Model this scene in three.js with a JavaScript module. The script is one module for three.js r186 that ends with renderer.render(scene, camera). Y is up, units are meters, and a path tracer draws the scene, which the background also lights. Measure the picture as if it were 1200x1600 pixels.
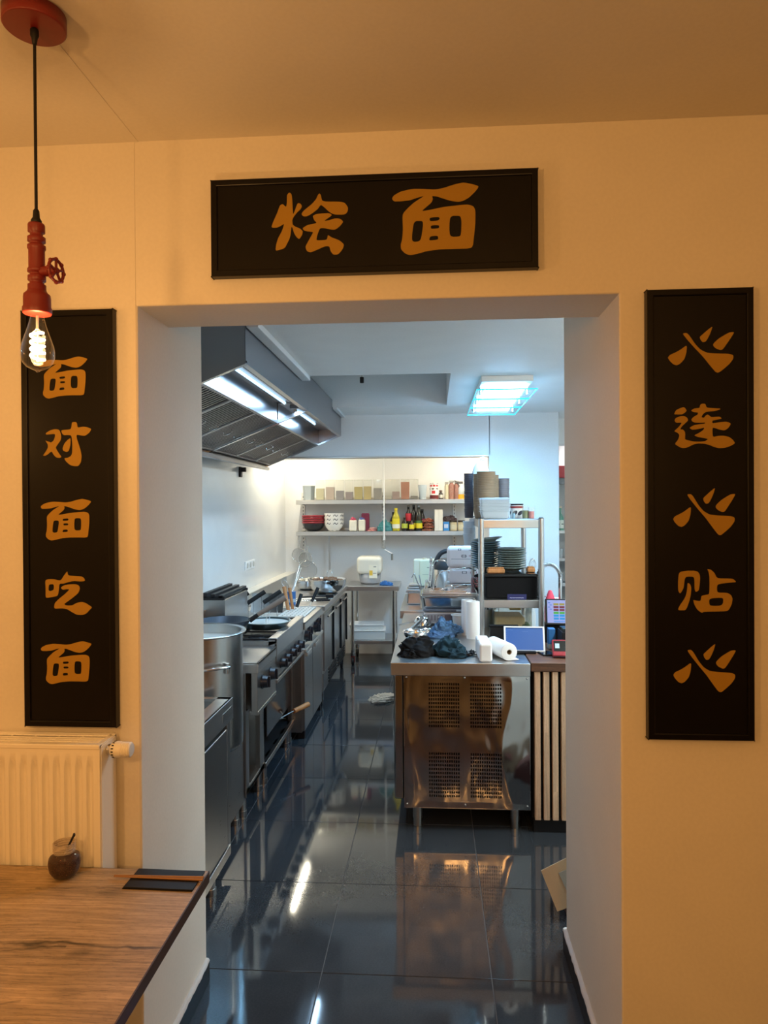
import * as THREE from 'three';
import { RoundedBoxGeometry } from 'three/addons/geometries/RoundedBoxGeometry.js';
import { mergeGeometries } from 'three/addons/utils/BufferGeometryUtils.js';
import { RectAreaLightUniformsLib } from 'three/addons/lights/RectAreaLightUniformsLib.js';
import { createNoise2D, createNoise3D } from 'simplex-noise';

// ---------------------------------------------------------------- camera, exposure, area lights
const scene = new THREE.Scene();
scene.background = new THREE.Color(0x000000);
const camera = new THREE.PerspectiveCamera(71.56, 1200 / 1600, 0.02, 60);
camera.position.set(0, 1.7, 0);
camera.rotation.order = 'YXZ';
camera.rotation.set(-0.0072, 0.0687, -0.0065);
scene.add(camera);
const renderer = new THREE.WebGLRenderer();
renderer.toneMapping = THREE.LinearToneMapping;
renderer.toneMappingExposure = 1.0;
renderer.shadowMap.enabled = true;
RectAreaLightUniformsLib.init();
const COOL = new THREE.Color().setRGB(0.33, 0.64, 1.0), HOODC = new THREE.Color().setRGB(0.44, 0.71, 1.0), DAY = new THREE.Color().setRGB(1.0, 0.96, 0.93);
const NICHE = new THREE.Color().setRGB(1.0, 0.91, 0.7), WARM = new THREE.Color().setRGB(1.0, 0.49, 0.145);
function rectLight(color, intensity, w, h, pos, target) {
  const l = new THREE.RectAreaLight(color, intensity, w, h);
  l.position.set(...pos); l.lookAt(...target); scene.add(l); return l;
}
const HOOD_L = 150, CEIL_L = 50, NICHE_L = 108, NEAR_L = 70;
const SQUARES = [-0.44, 0, 0.44];
for (const dz of SQUARES) {
  rectLight(COOL, CEIL_L * 1.35, 0.26, 0.25, [0.49, 2.474, -5.35 + dz], [0.49, 0, -5.351 + dz]);   // three-square ceiling light
  rectLight(DAY, NEAR_L, 0.26, 0.33, [1.45, 2.474, -3.5 + dz], [1.45, 0, -3.501 + dz]);     // its twin over the bar, hidden by the right wall
  rectLight(DAY, 22, 0.26, 0.33, [1.9, 2.474, -7.5 + dz], [1.9, 0, -7.501 + dz]);           // the one past the partition
}
for (const [z, l] of [[-4.0, 1.2], [-5.38, 0.8]]) rectLight(HOODC, HOOD_L, 0.018, l, [-0.965, 2.374, z], [-0.965, 0, z - 0.001]);       // hood tubes
rectLight(NICHE, NICHE_L, 0.03, 1.24, [-1.45, 2.39, -7.4], [-1.45, 0, -7.401]);             // tubes in the niche
rectLight(NICHE, NICHE_L * 0.8, 0.03, 1.24, [0.38, 2.39, -7.4], [0.38, 0, -7.401]);
// dining room lamps behind the camera
const BULB_I = 0.26;
const DINING_LAMPS = [[-1.1, 2.0, 0.05, 2.5], [-2.0, 2.05, -0.9, 0.5], [0.35, 2.0, 0.9, 4.6], [0.9, 2.0, 2.4, 1.8]];   // x, y, z, candela
for (const [x, y, z, c] of DINING_LAMPS) { const l = new THREE.PointLight(WARM, c); l.position.set(x, y, z); l.shadow.radius = 3; scene.add(l); }

// ---------------------------------------------------------------- helpers
let seed = 1234567;
const rnd = () => { seed = (seed * 1664525 + 1013904223) >>> 0; return seed / 4294967296; };
const rr = (a, b) => a + (b - a) * rnd();
const n2 = createNoise2D(rnd), n3 = createNoise3D(rnd);
const fbm = (x, y, o = 4) => { let s = 0, a = 0.5; for (let i = 0; i < o; i++) { s += a * n2(x, y); x *= 2.03; y *= 2.03; a *= 0.5; } return s; };
const clamp = (v, a = 0, b = 1) => Math.min(b, Math.max(a, v));
const used = new Map();
function numbered(n) { const k = used.get(n) || 0; used.set(n, k + 1); return k ? n + '_' + String(k).padStart(3, '0') : n; }
function uvBox(g) {                                     // uv in metres from the dominant axis of each face
  const p = g.attributes.position, n = g.attributes.normal, uv = new Float32Array(p.count * 2);
  for (let i = 0; i < p.count; i++) {
    const ax = Math.abs(n.getX(i)), ay = Math.abs(n.getY(i)), az = Math.abs(n.getZ(i));
    const x = p.getX(i), y = p.getY(i), z = p.getZ(i);
    if (ay >= ax && ay >= az) { uv[2 * i] = x; uv[2 * i + 1] = z; } else if (ax >= az) { uv[2 * i] = z; uv[2 * i + 1] = y; } else { uv[2 * i] = x; uv[2 * i + 1] = y; }
  }
  g.setAttribute('uv', new THREE.BufferAttribute(uv, 2)); return g;
}
function merge(list) {
  const gs = list.flat(Infinity).map((g) => {
    const h = g.index ? g.toNonIndexed() : g.clone();
    for (const k of Object.keys(h.attributes)) if (!['position', 'normal', 'uv'].includes(k)) h.deleteAttribute(k);
    if (!h.attributes.uv) uvBox(h);
    h.morphAttributes = {}; h.clearGroups(); return h;
  });
  return gs.length === 1 ? gs[0] : mergeGeometries(gs);
}
function mesh(name, geos, mat, parent) {                // merges geometries into ONE named Mesh
  const m = new THREE.Mesh(merge([geos]), mat);
  m.name = parent && parent !== scene ? name : numbered(name);
  (parent || scene).add(m); return m;
}
function tag(o, label, category, group) { o.userData.label = label; o.userData.category = category; if (group) o.userData.group = group; return o; }
function thing(name, label, category, pos = [0, 0, 0], turn = 0, group) {
  const o = new THREE.Group(); o.name = numbered(name); o.position.set(...pos); o.rotation.y = turn; scene.add(o); return tag(o, label, category, group);
}
function struct(name, geos, mat, parent) { const m = mesh(name, geos, mat, parent); if (!parent) m.userData.kind = 'structure'; return m; }
function copyOf(o, pos, turn = 0, label, group) {
  const c = o.clone(); c.name = numbered(o.name.replace(/_\d+$/, '')); c.userData = { ...o.userData };
  if (label) c.userData.label = label; if (group) c.userData.group = group;
  c.position.set(...pos); c.rotation.y = turn; scene.add(c); return c;
}
// shapes: boxes are given by their limits
function box(x0, x1, y0, y1, z0, z1, r = 0.003) {
  const w = Math.abs(x1 - x0), h = Math.abs(y1 - y0), d = Math.abs(z1 - z0), q = Math.min(r, w * 0.45, h * 0.45, d * 0.45);
  const g = r > 0 ? new RoundedBoxGeometry(w, h, d, 2, q) : new THREE.BoxGeometry(w, h, d);
  g.translate((x0 + x1) / 2, (y0 + y1) / 2, (z0 + z1) / 2); return uvBox(g.index ? g.toNonIndexed() : g);
}
function cyl(r, y0, y1, x = 0, z = 0, seg = 20, r2 = r) { const g = new THREE.CylinderGeometry(r2, r, y1 - y0, seg); g.translate(x, (y0 + y1) / 2, z); return g; }
function lathe(pts, x = 0, y = 0, z = 0, seg = 32) { const g = new THREE.LatheGeometry(pts.map(([a, b]) => new THREE.Vector2(a, b)), seg); g.translate(x, y, z); return g; }
const V = (a) => new THREE.Vector3(...a);
function tube(pts, r = 0.004, closed = false, seg = 0, tension = 0.5) {
  const c = new THREE.CatmullRomCurve3(pts.map(V), closed, 'catmullrom', tension);
  return new THREE.TubeGeometry(c, seg || pts.length * 5, r, 7, closed);
}
function rod(a, b, r = 0.004, r2 = r, seg = 10) {
  const A = V(a), B = V(b), d = B.clone().sub(A), g = new THREE.CylinderGeometry(r2, r, d.length(), seg);
  g.applyQuaternion(new THREE.Quaternion().setFromUnitVectors(new THREE.Vector3(0, 1, 0), d.normalize())); const m = A.add(B).multiplyScalar(0.5);
  return g.translate(m.x, m.y, m.z);
}
function prism(pts, depth, bevel = 0, holes = []) {     // outline in x,y pulled along +z
  const s = new THREE.Shape(pts.map(([a, b]) => new THREE.Vector2(a, b)));
  for (const h of holes) s.holes.push(new THREE.Path(h.map(([a, b]) => new THREE.Vector2(a, b))));
  return new THREE.ExtrudeGeometry(s, { depth, bevelEnabled: bevel > 0, bevelSize: bevel, bevelThickness: bevel, bevelSegments: 2, curveSegments: 8 });
}
const toX = (g, x0) => { g.rotateY(-Math.PI / 2); g.scale(1, 1, 1); g.translate(x0, 0, 0); return g; };
function move(g, x, y, z) { g.translate(x, y, z); return g; }
function turned(g, ry, x = 0, z = 0) { g.translate(-x, 0, -z); g.rotateY(ry); g.translate(x, 0, z); return g; }
function profileZ(pts, z0, z1, bevel = 0) { const g = prism(pts, z1 - z0 - 2 * bevel, bevel); g.translate(0, 0, z0 + bevel); return uvBox(g.index ? g.toNonIndexed() : g); } // outline in x,y along z
function crumple(w, d, h, sd, lobes = 3) {              // a heap of cloth lying on y = 0, its folds running into one another
  const g = new THREE.SphereGeometry(1, 72, 48), p = g.attributes.position;
  for (let i = 0; i < p.count; i++) {
    let x = p.getX(i), y = p.getY(i), z = p.getZ(i);
    const wx = x + 0.35 * n3(x * 1.3 + sd, y * 1.3, z * 1.3), wz = z + 0.35 * n3(x * 1.3, y * 1.3 + sd, z * 1.3), f = lobes * 0.5;
    const fold = (1 - Math.abs(n3(wx * f + sd, y * f, wz * f * 0.6))) ** 2, fold2 = (1 - Math.abs(n3(wx * f * 1.7, y * f * 1.6 + sd, wz * f * 1.1))) ** 2;
    const k = 0.66 + 0.27 * fold + 0.07 * fold2 + 0.12 * n3(x * 1.1, sd, z * 1.1);
    x *= k; z *= k; y = y > 0 ? Math.pow(y, 0.85) * k : 0.03 * y;
    p.setXYZ(i, x * w / 2, Math.max(0, y) * h, z * d / 2);
  }
  g.computeVertexNormals(); return g;
}
function dataTex(w, h, fn, srgb = true) {
  const d = new Uint8Array(w * h * 4);
  for (let j = 0; j < h; j++) for (let i = 0; i < w; i++) { const c = fn(i / w, j / h, i, j), k = (j * w + i) * 4; d[k] = clamp(c[0]) * 255; d[k + 1] = clamp(c[1]) * 255; d[k + 2] = clamp(c[2]) * 255; d[k + 3] = 255; }
  const t = new THREE.DataTexture(d, w, h); t.wrapS = t.wrapT = THREE.RepeatWrapping; t.magFilter = THREE.LinearFilter; t.minFilter = THREE.LinearMipmapLinearFilter; t.generateMipmaps = true;
  if (srgb) t.colorSpace = THREE.SRGBColorSpace; t.needsUpdate = true; return t;
}
const grey = (v) => [v, v, v];
function canvasTex(w, h, draw) {
  const c = document.createElement('canvas'); c.width = w; c.height = h; draw(c.getContext('2d'), w, h);
  const t = new THREE.CanvasTexture(c); t.colorSpace = THREE.SRGBColorSpace; t.anisotropy = 4; return t;
}
const rep = (t, x, y) => { const c = t.clone(); c.repeat.set(x, y); c.needsUpdate = true; return c; };
// tileable noise
const per = (u, v, s, f) => { const a = u * 2 * Math.PI, b = v * 2 * Math.PI; return n3(Math.cos(a) * f + s, Math.sin(a) * f + Math.cos(b) * f * 1.3, Math.sin(b) * f * 1.3 + s); };

// ---------------------------------------------------------------- materials
const std = (o) => new THREE.MeshPhysicalMaterial(o);
const rgb = (r, g, b) => new THREE.Color().setRGB(r, g, b);
const texBrush = rep(dataTex(256, 512, (u, v, i, j) => grey(0.85 + 0.03 * n2(j * 0.9, i * 0.012) + 0.02 * n2(j * 0.25 + 40, i * 0.02) + 0.03 * fbm(u * 5, v * 5)), false), 2, 2);
const texSmear = rep(dataTex(512, 512, (u, v) => grey(0.8 + 0.06 * per(u, v, 3, 1.2) + 0.03 * n2(u * 40, v * 60)), false), 1.2, 1.2);
const texPlaster = rep(dataTex(512, 512, (u, v) => grey(0.5 + 0.25 * n2(u * 60, v * 60) + 0.25 * n2(u * 150, v * 150)), false), 1, 1);
const texPaint = rep(dataTex(512, 512, (u, v) => { const k = 0.95 + 0.008 * per(u, v, 7, 0.8) + 0.008 * n2(u * 90, v * 90); return [k, k, k]; }), 0.7, 0.7);
const texTile = dataTex(1024, 1024, (u, v) => {
  const cloud = 0.5 + 0.35 * fbm(u * 5, v * 5, 5), fine = n2(u * 260, v * 260) * 0.5 + n2(u * 110, v * 110) * 0.5;
  const k = 0.22 + 0.05 * cloud + 0.022 * fine + (n2(u * 400 + 9, v * 400) > 0.9 ? 0.06 : 0); return [k * 0.97, k, k * 1.06];
});
texTile.repeat.set(0.8, 0.8);
const texTileR = rep(dataTex(1024, 1024, (u, v) => {
  const s = Math.abs(n2(u * 5 + v * 2, v * 60)) < 0.02 && n2(u * 6, v * 6) > 0.25 ? 0.2 : 0, f = n2(u * 3, v * 3) * 0.5 + n2(u * 9, v * 9) * 0.3;
  return grey(0.34 + 0.1 * f + s + 0.02 * n2(u * 120, v * 120));
}, false), 0.8, 0.8);
const oak = (seedx) => (u, v) => {                        // grain runs along u
  const w = 0.012 * n2(u * 1.1 + seedx, v * 2.5), y = v + w + 0.0025 * n2(u * 5, v * 9 + seedx);
  const band = 0.5 + 0.5 * n2(u * 0.9 + seedx, y * 9), grain = n2(u * 3, y * 90 + seedx), pore = n2(u * 22, y * 300), fine = n2(u * 7, y * 190);
  let k = 0.6 + 0.12 * band + 0.07 * grain + 0.045 * fine - (pore > 0.55 ? 0.09 : 0);
  return [k, k, k];
};
const texOak = rep(dataTex(2048, 1024, (u, v) => {       // two metres by one
  let k = oak(3)(u * 2, v)[0];
  for (const [ku, kv, s] of [[0.565, 0.515, 1], [0.62, 0.535, 0.7], [0.52, 0.62, 0.5], [0.6, 0.3, 0.5], [0.45, 0.26, 0.5], [0.64, 0.66, 0.6], [0.49, 0.7, 0.6]]) { const dx = (u - ku) * 26, dy = (v - kv) * 26, r = Math.hypot(dx, dy); k -= s * 0.2 * Math.exp(-r * r * 3) + s * 0.05 * Math.exp(-r) * Math.sin(r * 9); }
  for (const [cv, a, w, u0, u1, s] of [[0.5, 0.022, 0.0045, 0.3, 0.75, 0.34], [0.525, 0.02, 0.003, 0.42, 0.6, 0.25], [0.2, 0.012, 0.003, 0.3, 0.55, 0.16], [0.68, 0.02, 0.003, 0.52, 0.6, 0.18], [0.28, 0.012, 0.004, 0.5, 0.8, 0.12]]) { const d = Math.abs(v - cv - a * n2(u * 7, cv * 9) - 0.004 * n2(u * 50, cv)) / w; if (u > u0 && u < u1) k -= s * (0.65 + 0.35 * n2(u * 20, cv)) * Math.exp(-d * d); }
  return [k * 1.02, k * 0.87, k * 0.7];
}), 0.5, 1);
const texSlat = dataTex(256, 1024, (u, v) => { const k = oak(8)(v, u * 0.4)[0] + 0.22; return [k * 1.02, k * 0.86, k * 0.72]; });
const texBar = dataTex(512, 512, (u, v) => { const k = oak(21)(u, v)[0] - 0.1; return [k * 0.78, k * 0.5, k * 0.33]; });
const M = {
  dining: std({ color: rgb(0.82, 0.76, 0.66), map: texPaint, roughness: 0.62, bumpMap: texPlaster, bumpScale: 0.0002 }),
  kitchen: std({ color: rgb(0.85, 0.85, 0.84), map: texPaint, roughness: 0.55, bumpMap: texPlaster, bumpScale: 0.0004 }),
  panel: std({ color: rgb(0.85, 0.85, 0.83), map: texPaint, roughness: 0.16, specularIntensity: 0.9 }),
  ledge: std({ color: rgb(0.74, 0.7, 0.62), roughness: 0.35 }),
  diningDark: std({ color: rgb(0.13, 0.075, 0.045), roughness: 0.75 }),
  darkfloor: std({ color: rgb(0.035, 0.028, 0.024), roughness: 0.55 }),
  darkwood: std({ color: rgb(0.07, 0.035, 0.02), roughness: 0.5 }),
  tile: [0, 1, 2].map((k) => std({ color: rgb(0.7 + 0.06 * k, 0.74 + 0.06 * k, 0.76 + 0.06 * k), map: texTile, roughness: 0.17, roughnessMap: texTileR, specularIntensity: 1, ior: 1.55 })),
  grout: std({ color: rgb(0.09, 0.09, 0.095), roughness: 0.8 }),
  skirt: std({ color: rgb(0.016, 0.016, 0.018), roughness: 0.45, specularIntensity: 0.35, map: texPaint }),
  caulk: std({ color: rgb(0.78, 0.77, 0.75), roughness: 0.8, bumpMap: texPlaster, bumpScale: 0.002 }),
  steel: std({ color: rgb(0.5, 0.49, 0.475), metalness: 1, roughness: 0.34, roughnessMap: texBrush }),
  steelTop: std({ color: rgb(0.56, 0.555, 0.55), metalness: 1, roughness: 0.4, roughnessMap: texSmear }),
  steelDark: std({ color: rgb(0.42, 0.41, 0.4), metalness: 1, roughness: 0.34, roughnessMap: texBrush }),
  shelfSteel: std({ color: rgb(0.62, 0.61, 0.58), metalness: 1, roughness: 0.5, roughnessMap: texBrush }),
  mirror: std({ color: rgb(0.56, 0.53, 0.5), metalness: 1, roughness: 0.11 }),
  steelPlain: std({ color: rgb(0.6, 0.6, 0.59), metalness: 1, roughness: 0.27 }),
  hoodSteel: std({ color: rgb(0.34, 0.34, 0.36), metalness: 1, roughness: 0.3 }),
  jarGlass: std({ color: rgb(0.85, 0.8, 0.74), transmission: 0.75, thickness: 0, roughness: 0.08, ior: 1.6 }),
  chrome: std({ color: rgb(0.8, 0.8, 0.8), metalness: 1, roughness: 0.12 }),
  black: std({ color: rgb(0.008, 0.008, 0.009), roughness: 0.5, specularIntensity: 0.6 }),
  blackGloss: std({ color: rgb(0.008, 0.008, 0.009), roughness: 0.12 }),
  matBlack: std({ color: rgb(0.006, 0.006, 0.007), roughness: 0.85, specularIntensity: 0.4 }),
  iron: std({ color: rgb(0.025, 0.025, 0.028), roughness: 0.55, metalness: 0.5 }),
  lacquer: std({ color: rgb(0.0045, 0.0035, 0.003), roughness: 0.3, specularIntensity: 0.45 }),
  gold: std({ color: rgb(0.36, 0.2, 0.022), roughness: 0.6, specularIntensity: 0.4 }),
  red: std({ color: rgb(0.19, 0.015, 0.011), roughness: 0.42 }),
  redDark: std({ color: rgb(0.22, 0.012, 0.012), roughness: 0.3 }),
  enamel: std({ color: rgb(0.82, 0.78, 0.7), roughness: 0.32 }),
  white: std({ color: rgb(0.8, 0.8, 0.79), roughness: 0.5 }),
  paper: std({ color: rgb(0.84, 0.84, 0.84), roughness: 0.9 }),
  cream: std({ color: rgb(0.75, 0.7, 0.52), roughness: 0.4 }),
  glass: std({ color: rgb(1, 1, 1), transmission: 1, thickness: 0, roughness: 0.02, ior: 1.45 }),
  plastic: std({ color: rgb(0.93, 0.93, 0.9), transmission: 0.92, thickness: 0, roughness: 0.06, ior: 1.4 }),
  milky: std({ color: rgb(0.82, 0.88, 0.92), transmission: 0.55, thickness: 0, roughness: 0.5 }),
  wood: std({ color: rgb(0.62, 0.4, 0.2), roughness: 0.6, map: rep(texSlat, 4, 3) }),
  kraft: std({ color: rgb(0.42, 0.3, 0.19), roughness: 0.85 }),
  card: std({ color: rgb(0.45, 0.33, 0.2), roughness: 0.9 }),
  knob: std({ color: rgb(0.012, 0.012, 0.018), roughness: 0.3 }),
  broth: std({ color: rgb(0.8, 0.8, 0.76), roughness: 0.12 }),
  oakTop: std({ color: rgb(0.95, 0.95, 0.88), map: texOak, roughness: 0.45 }),
  edge: std({ color: rgb(0.055, 0.032, 0.02), roughness: 0.5 }),
  slat: [0, 1, 2].map((k) => std({ color: rgb(0.78 + 0.07 * k, 0.76 + 0.07 * k, 0.72 + 0.07 * k), map: (() => { const t = rep(texSlat, 6, 1.2); t.offset.set(0.13 * k, 0.37 * k); return t; })(), roughness: 0.6 })),
  bar: std({ color: rgb(0.7, 0.75, 0.78), map: texBar, roughness: 0.45 }),
};
const plain = new Map();
const col = (r, g, b, rough = 0.5) => { const k = [r, g, b, rough].join(); if (!plain.has(k)) plain.set(k, std({ color: rgb(r, g, b), roughness: rough })); return plain.get(k); };
const glow = (c, k) => new THREE.MeshStandardMaterial({ color: 0x000000, emissive: c, emissiveIntensity: k, roughness: 0.6 });

// ---------------------------------------------------------------- the room
const WZ = -1.941, XL = -0.822, XR = 0.5, CD = 2.725, CK = 2.554, KX0 = -1.72, KX1 = 2.6, KZ = -8.2, HZ = -6.58;
{ // the wall between the rooms: a portal-shaped slab, thicker stubs behind it
  const e = 0.005, shape = new THREE.Shape([[-2.8, -0.05], [XL, -0.05], [XL, 2.266], [XR, 2.266], [XR, -0.05], [3.2, -0.05], [3.2, 2.93], [-2.8, 2.93]].map(([x, y]) => new THREE.Vector2(x, y)));
  const slab = new THREE.ExtrudeGeometry(shape, { depth: 0.241 - 2 * e, bevelEnabled: true, bevelSize: e, bevelThickness: e, bevelOffset: -e, bevelSegments: 3 }).translate(0, 0, WZ - 0.241 + e);
  struct('wall_front', [slab, box(-2.8, XL - 0.004, -0.05, 2.93, WZ - 0.01, WZ + 0.0016, 0.0014), box(-2.8, XL, -0.05, 2.93, -2.49, WZ - 0.236, 0), box(XR, 3.2, -0.05, 2.93, -2.74, WZ - 0.236, 0)], M.dining);
}
struct('wall_dining_left', box(-2.9, -2.8, -0.05, 2.95, WZ, 3.4, 0), M.dining);
struct('wall_dining_right', box(3.2, 3.3, -0.05, 2.95, WZ, 3.4, 0), M.dining);
struct('wall_dining_back', box(-2.9, 3.3, -0.05, 2.95, 3.3, 3.4, 0), M.diningDark);
struct('ceiling_dining', [box(-2.9, 3.3, CD, CD + 0.15, WZ - 0.1, 3.4, 0), box(-2.9, -0.815, CD - 0.0015, CD + 0.02, WZ - 0.1, 3.4, 0.001)], M.dining);
struct('floor_dining', box(-2.9, 3.3, -0.06, 0, WZ + 0.01, 3.4, 0), M.darkfloor);
// kitchen floor: every tile a piece in its own recess
const floor = new THREE.Group(); floor.name = 'floor'; floor.userData.kind = 'structure'; scene.add(floor);
mesh('grout_bed', box(-2.0, 2.7, -0.06, -0.0025, -8.4, WZ + 0.01, 0), M.grout, floor);
const PITCH = 0.6165, GAP = 0.0018;
const tileGeo = [0, 1, 2, 3].map((k) => { const g = box(-PITCH / 2 + GAP, PITCH / 2 - GAP, -0.012, 0, -PITCH / 2 + GAP, PITCH / 2 - GAP, 0.0012), uv = g.attributes.uv; for (let i = 0; i < uv.count; i++) uv.setXY(i, uv.getX(i) + k * 0.37, uv.getY(i) + k * 0.61); return g; });
for (let i = -2; i < 5; i++) for (let j = -1; j < 10; j++) {
  const t = new THREE.Mesh(tileGeo[(i * 3 + j * 5 + 40) % 4], M.tile[(i * 7 + j * 3 + 50) % 3]); t.name = 'tile';
  t.position.set(-0.415 + PITCH * (i + 0.5), 0, -2.56 - PITCH * (j + 0.5)); floor.add(t);
}
struct('wall_kitchen_left', box(KX0 - 0.1, KX0, -0.05, 3.1, -8.3, -2.45, 0), M.panel);
struct('wall_kitchen_back', box(-1.9, 2.7, -0.05, 3.1, KZ - 0.1, KZ, 0), M.kitchen);
struct('wall_kitchen_right', box(KX1, KX1 + 0.1, -0.05, 3.1, -8.3, -2.7, 0), M.kitchen);
struct('wall_partition', [box(-1.8, 0.53, 2.17, 2.75, HZ - 0.12, HZ, 0.004), box(0.516, 1.15, -0.05, 2.75, -8.25, HZ, 0.004)], M.kitchen);
struct('trim_1', [box(-1.72, 0.516, 2.156, 2.17, HZ - 0.125, HZ + 0.012, 0.003)], M.shelfSteel);
struct('beam', box(1.14, 2.7, 2.3, 2.75, -7.25, -7.05, 0.004), M.kitchen);
// ceiling with the raised bay beside the hood
const BX = 0.12, BZ0 = -4.58, BZ1 = -6.02;
struct('ceiling_kitchen', [
  box(BX, 2.7, CK, CK + 0.1, -8.3, -2.15, 0), box(-1.9, BX, CK, CK + 0.1, BZ0, -2.15, 0), box(-1.9, BX, CK, CK + 0.1, -8.3, BZ1, 0),
  box(BX, BX + 0.06, CK + 0.1, 3.02, BZ1 - 0.06, BZ0 + 0.06, 0), box(-1.9, BX, CK + 0.1, 3.02, BZ1 - 0.06, BZ1, 0), box(-1.9, BX, CK + 0.1, 3.02, BZ0, BZ0 + 0.06, 0), box(-1.9, BX + 0.06, 3.02, 3.08, BZ1 - 0.06, BZ0 + 0.06, 0),
], M.kitchen);
struct('baseboard_left', box(XL - 0.005, XL + 0.012, 0, 0.074, -2.492, WZ + 0.012, 0.002), M.skirt);
struct('baseboard_right', box(XR - 0.013, XR + 0.005, 0, 0.074, -2.752, WZ + 0.012, 0.002), M.skirt);
{ // rough sealant bead on top of each skirting tile
  const bead = (x, s, z0) => { const pts = []; for (let z = z0; z <= WZ + 0.012; z += 0.02) pts.push([x + s * (0.004 + 0.0018 * n2(z * 30, x)), 0.0755 + 0.002 * n2(z * 40, x + 5), z]); return tube(pts, 0.0105, false, pts.length * 2); };
  struct('trim_2', bead(XL, 1, -2.49), M.caulk); struct('trim_3', bead(XR, -1, -2.748), M.caulk);
}
struct('trim_4', box(KX0, -1.6, 0, 0.95, -8.2, -5.97, 0.006), M.ledge);                 // tiled ledge along the cooking wall
struct('trim_5', [box(-0.845, -0.79, CK - 0.03, CK, BZ0, -3.2, 0.002), box(-0.845, -0.81, CK - 0.02, CK, HZ, BZ1, 0.002)], M.kitchen);

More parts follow.
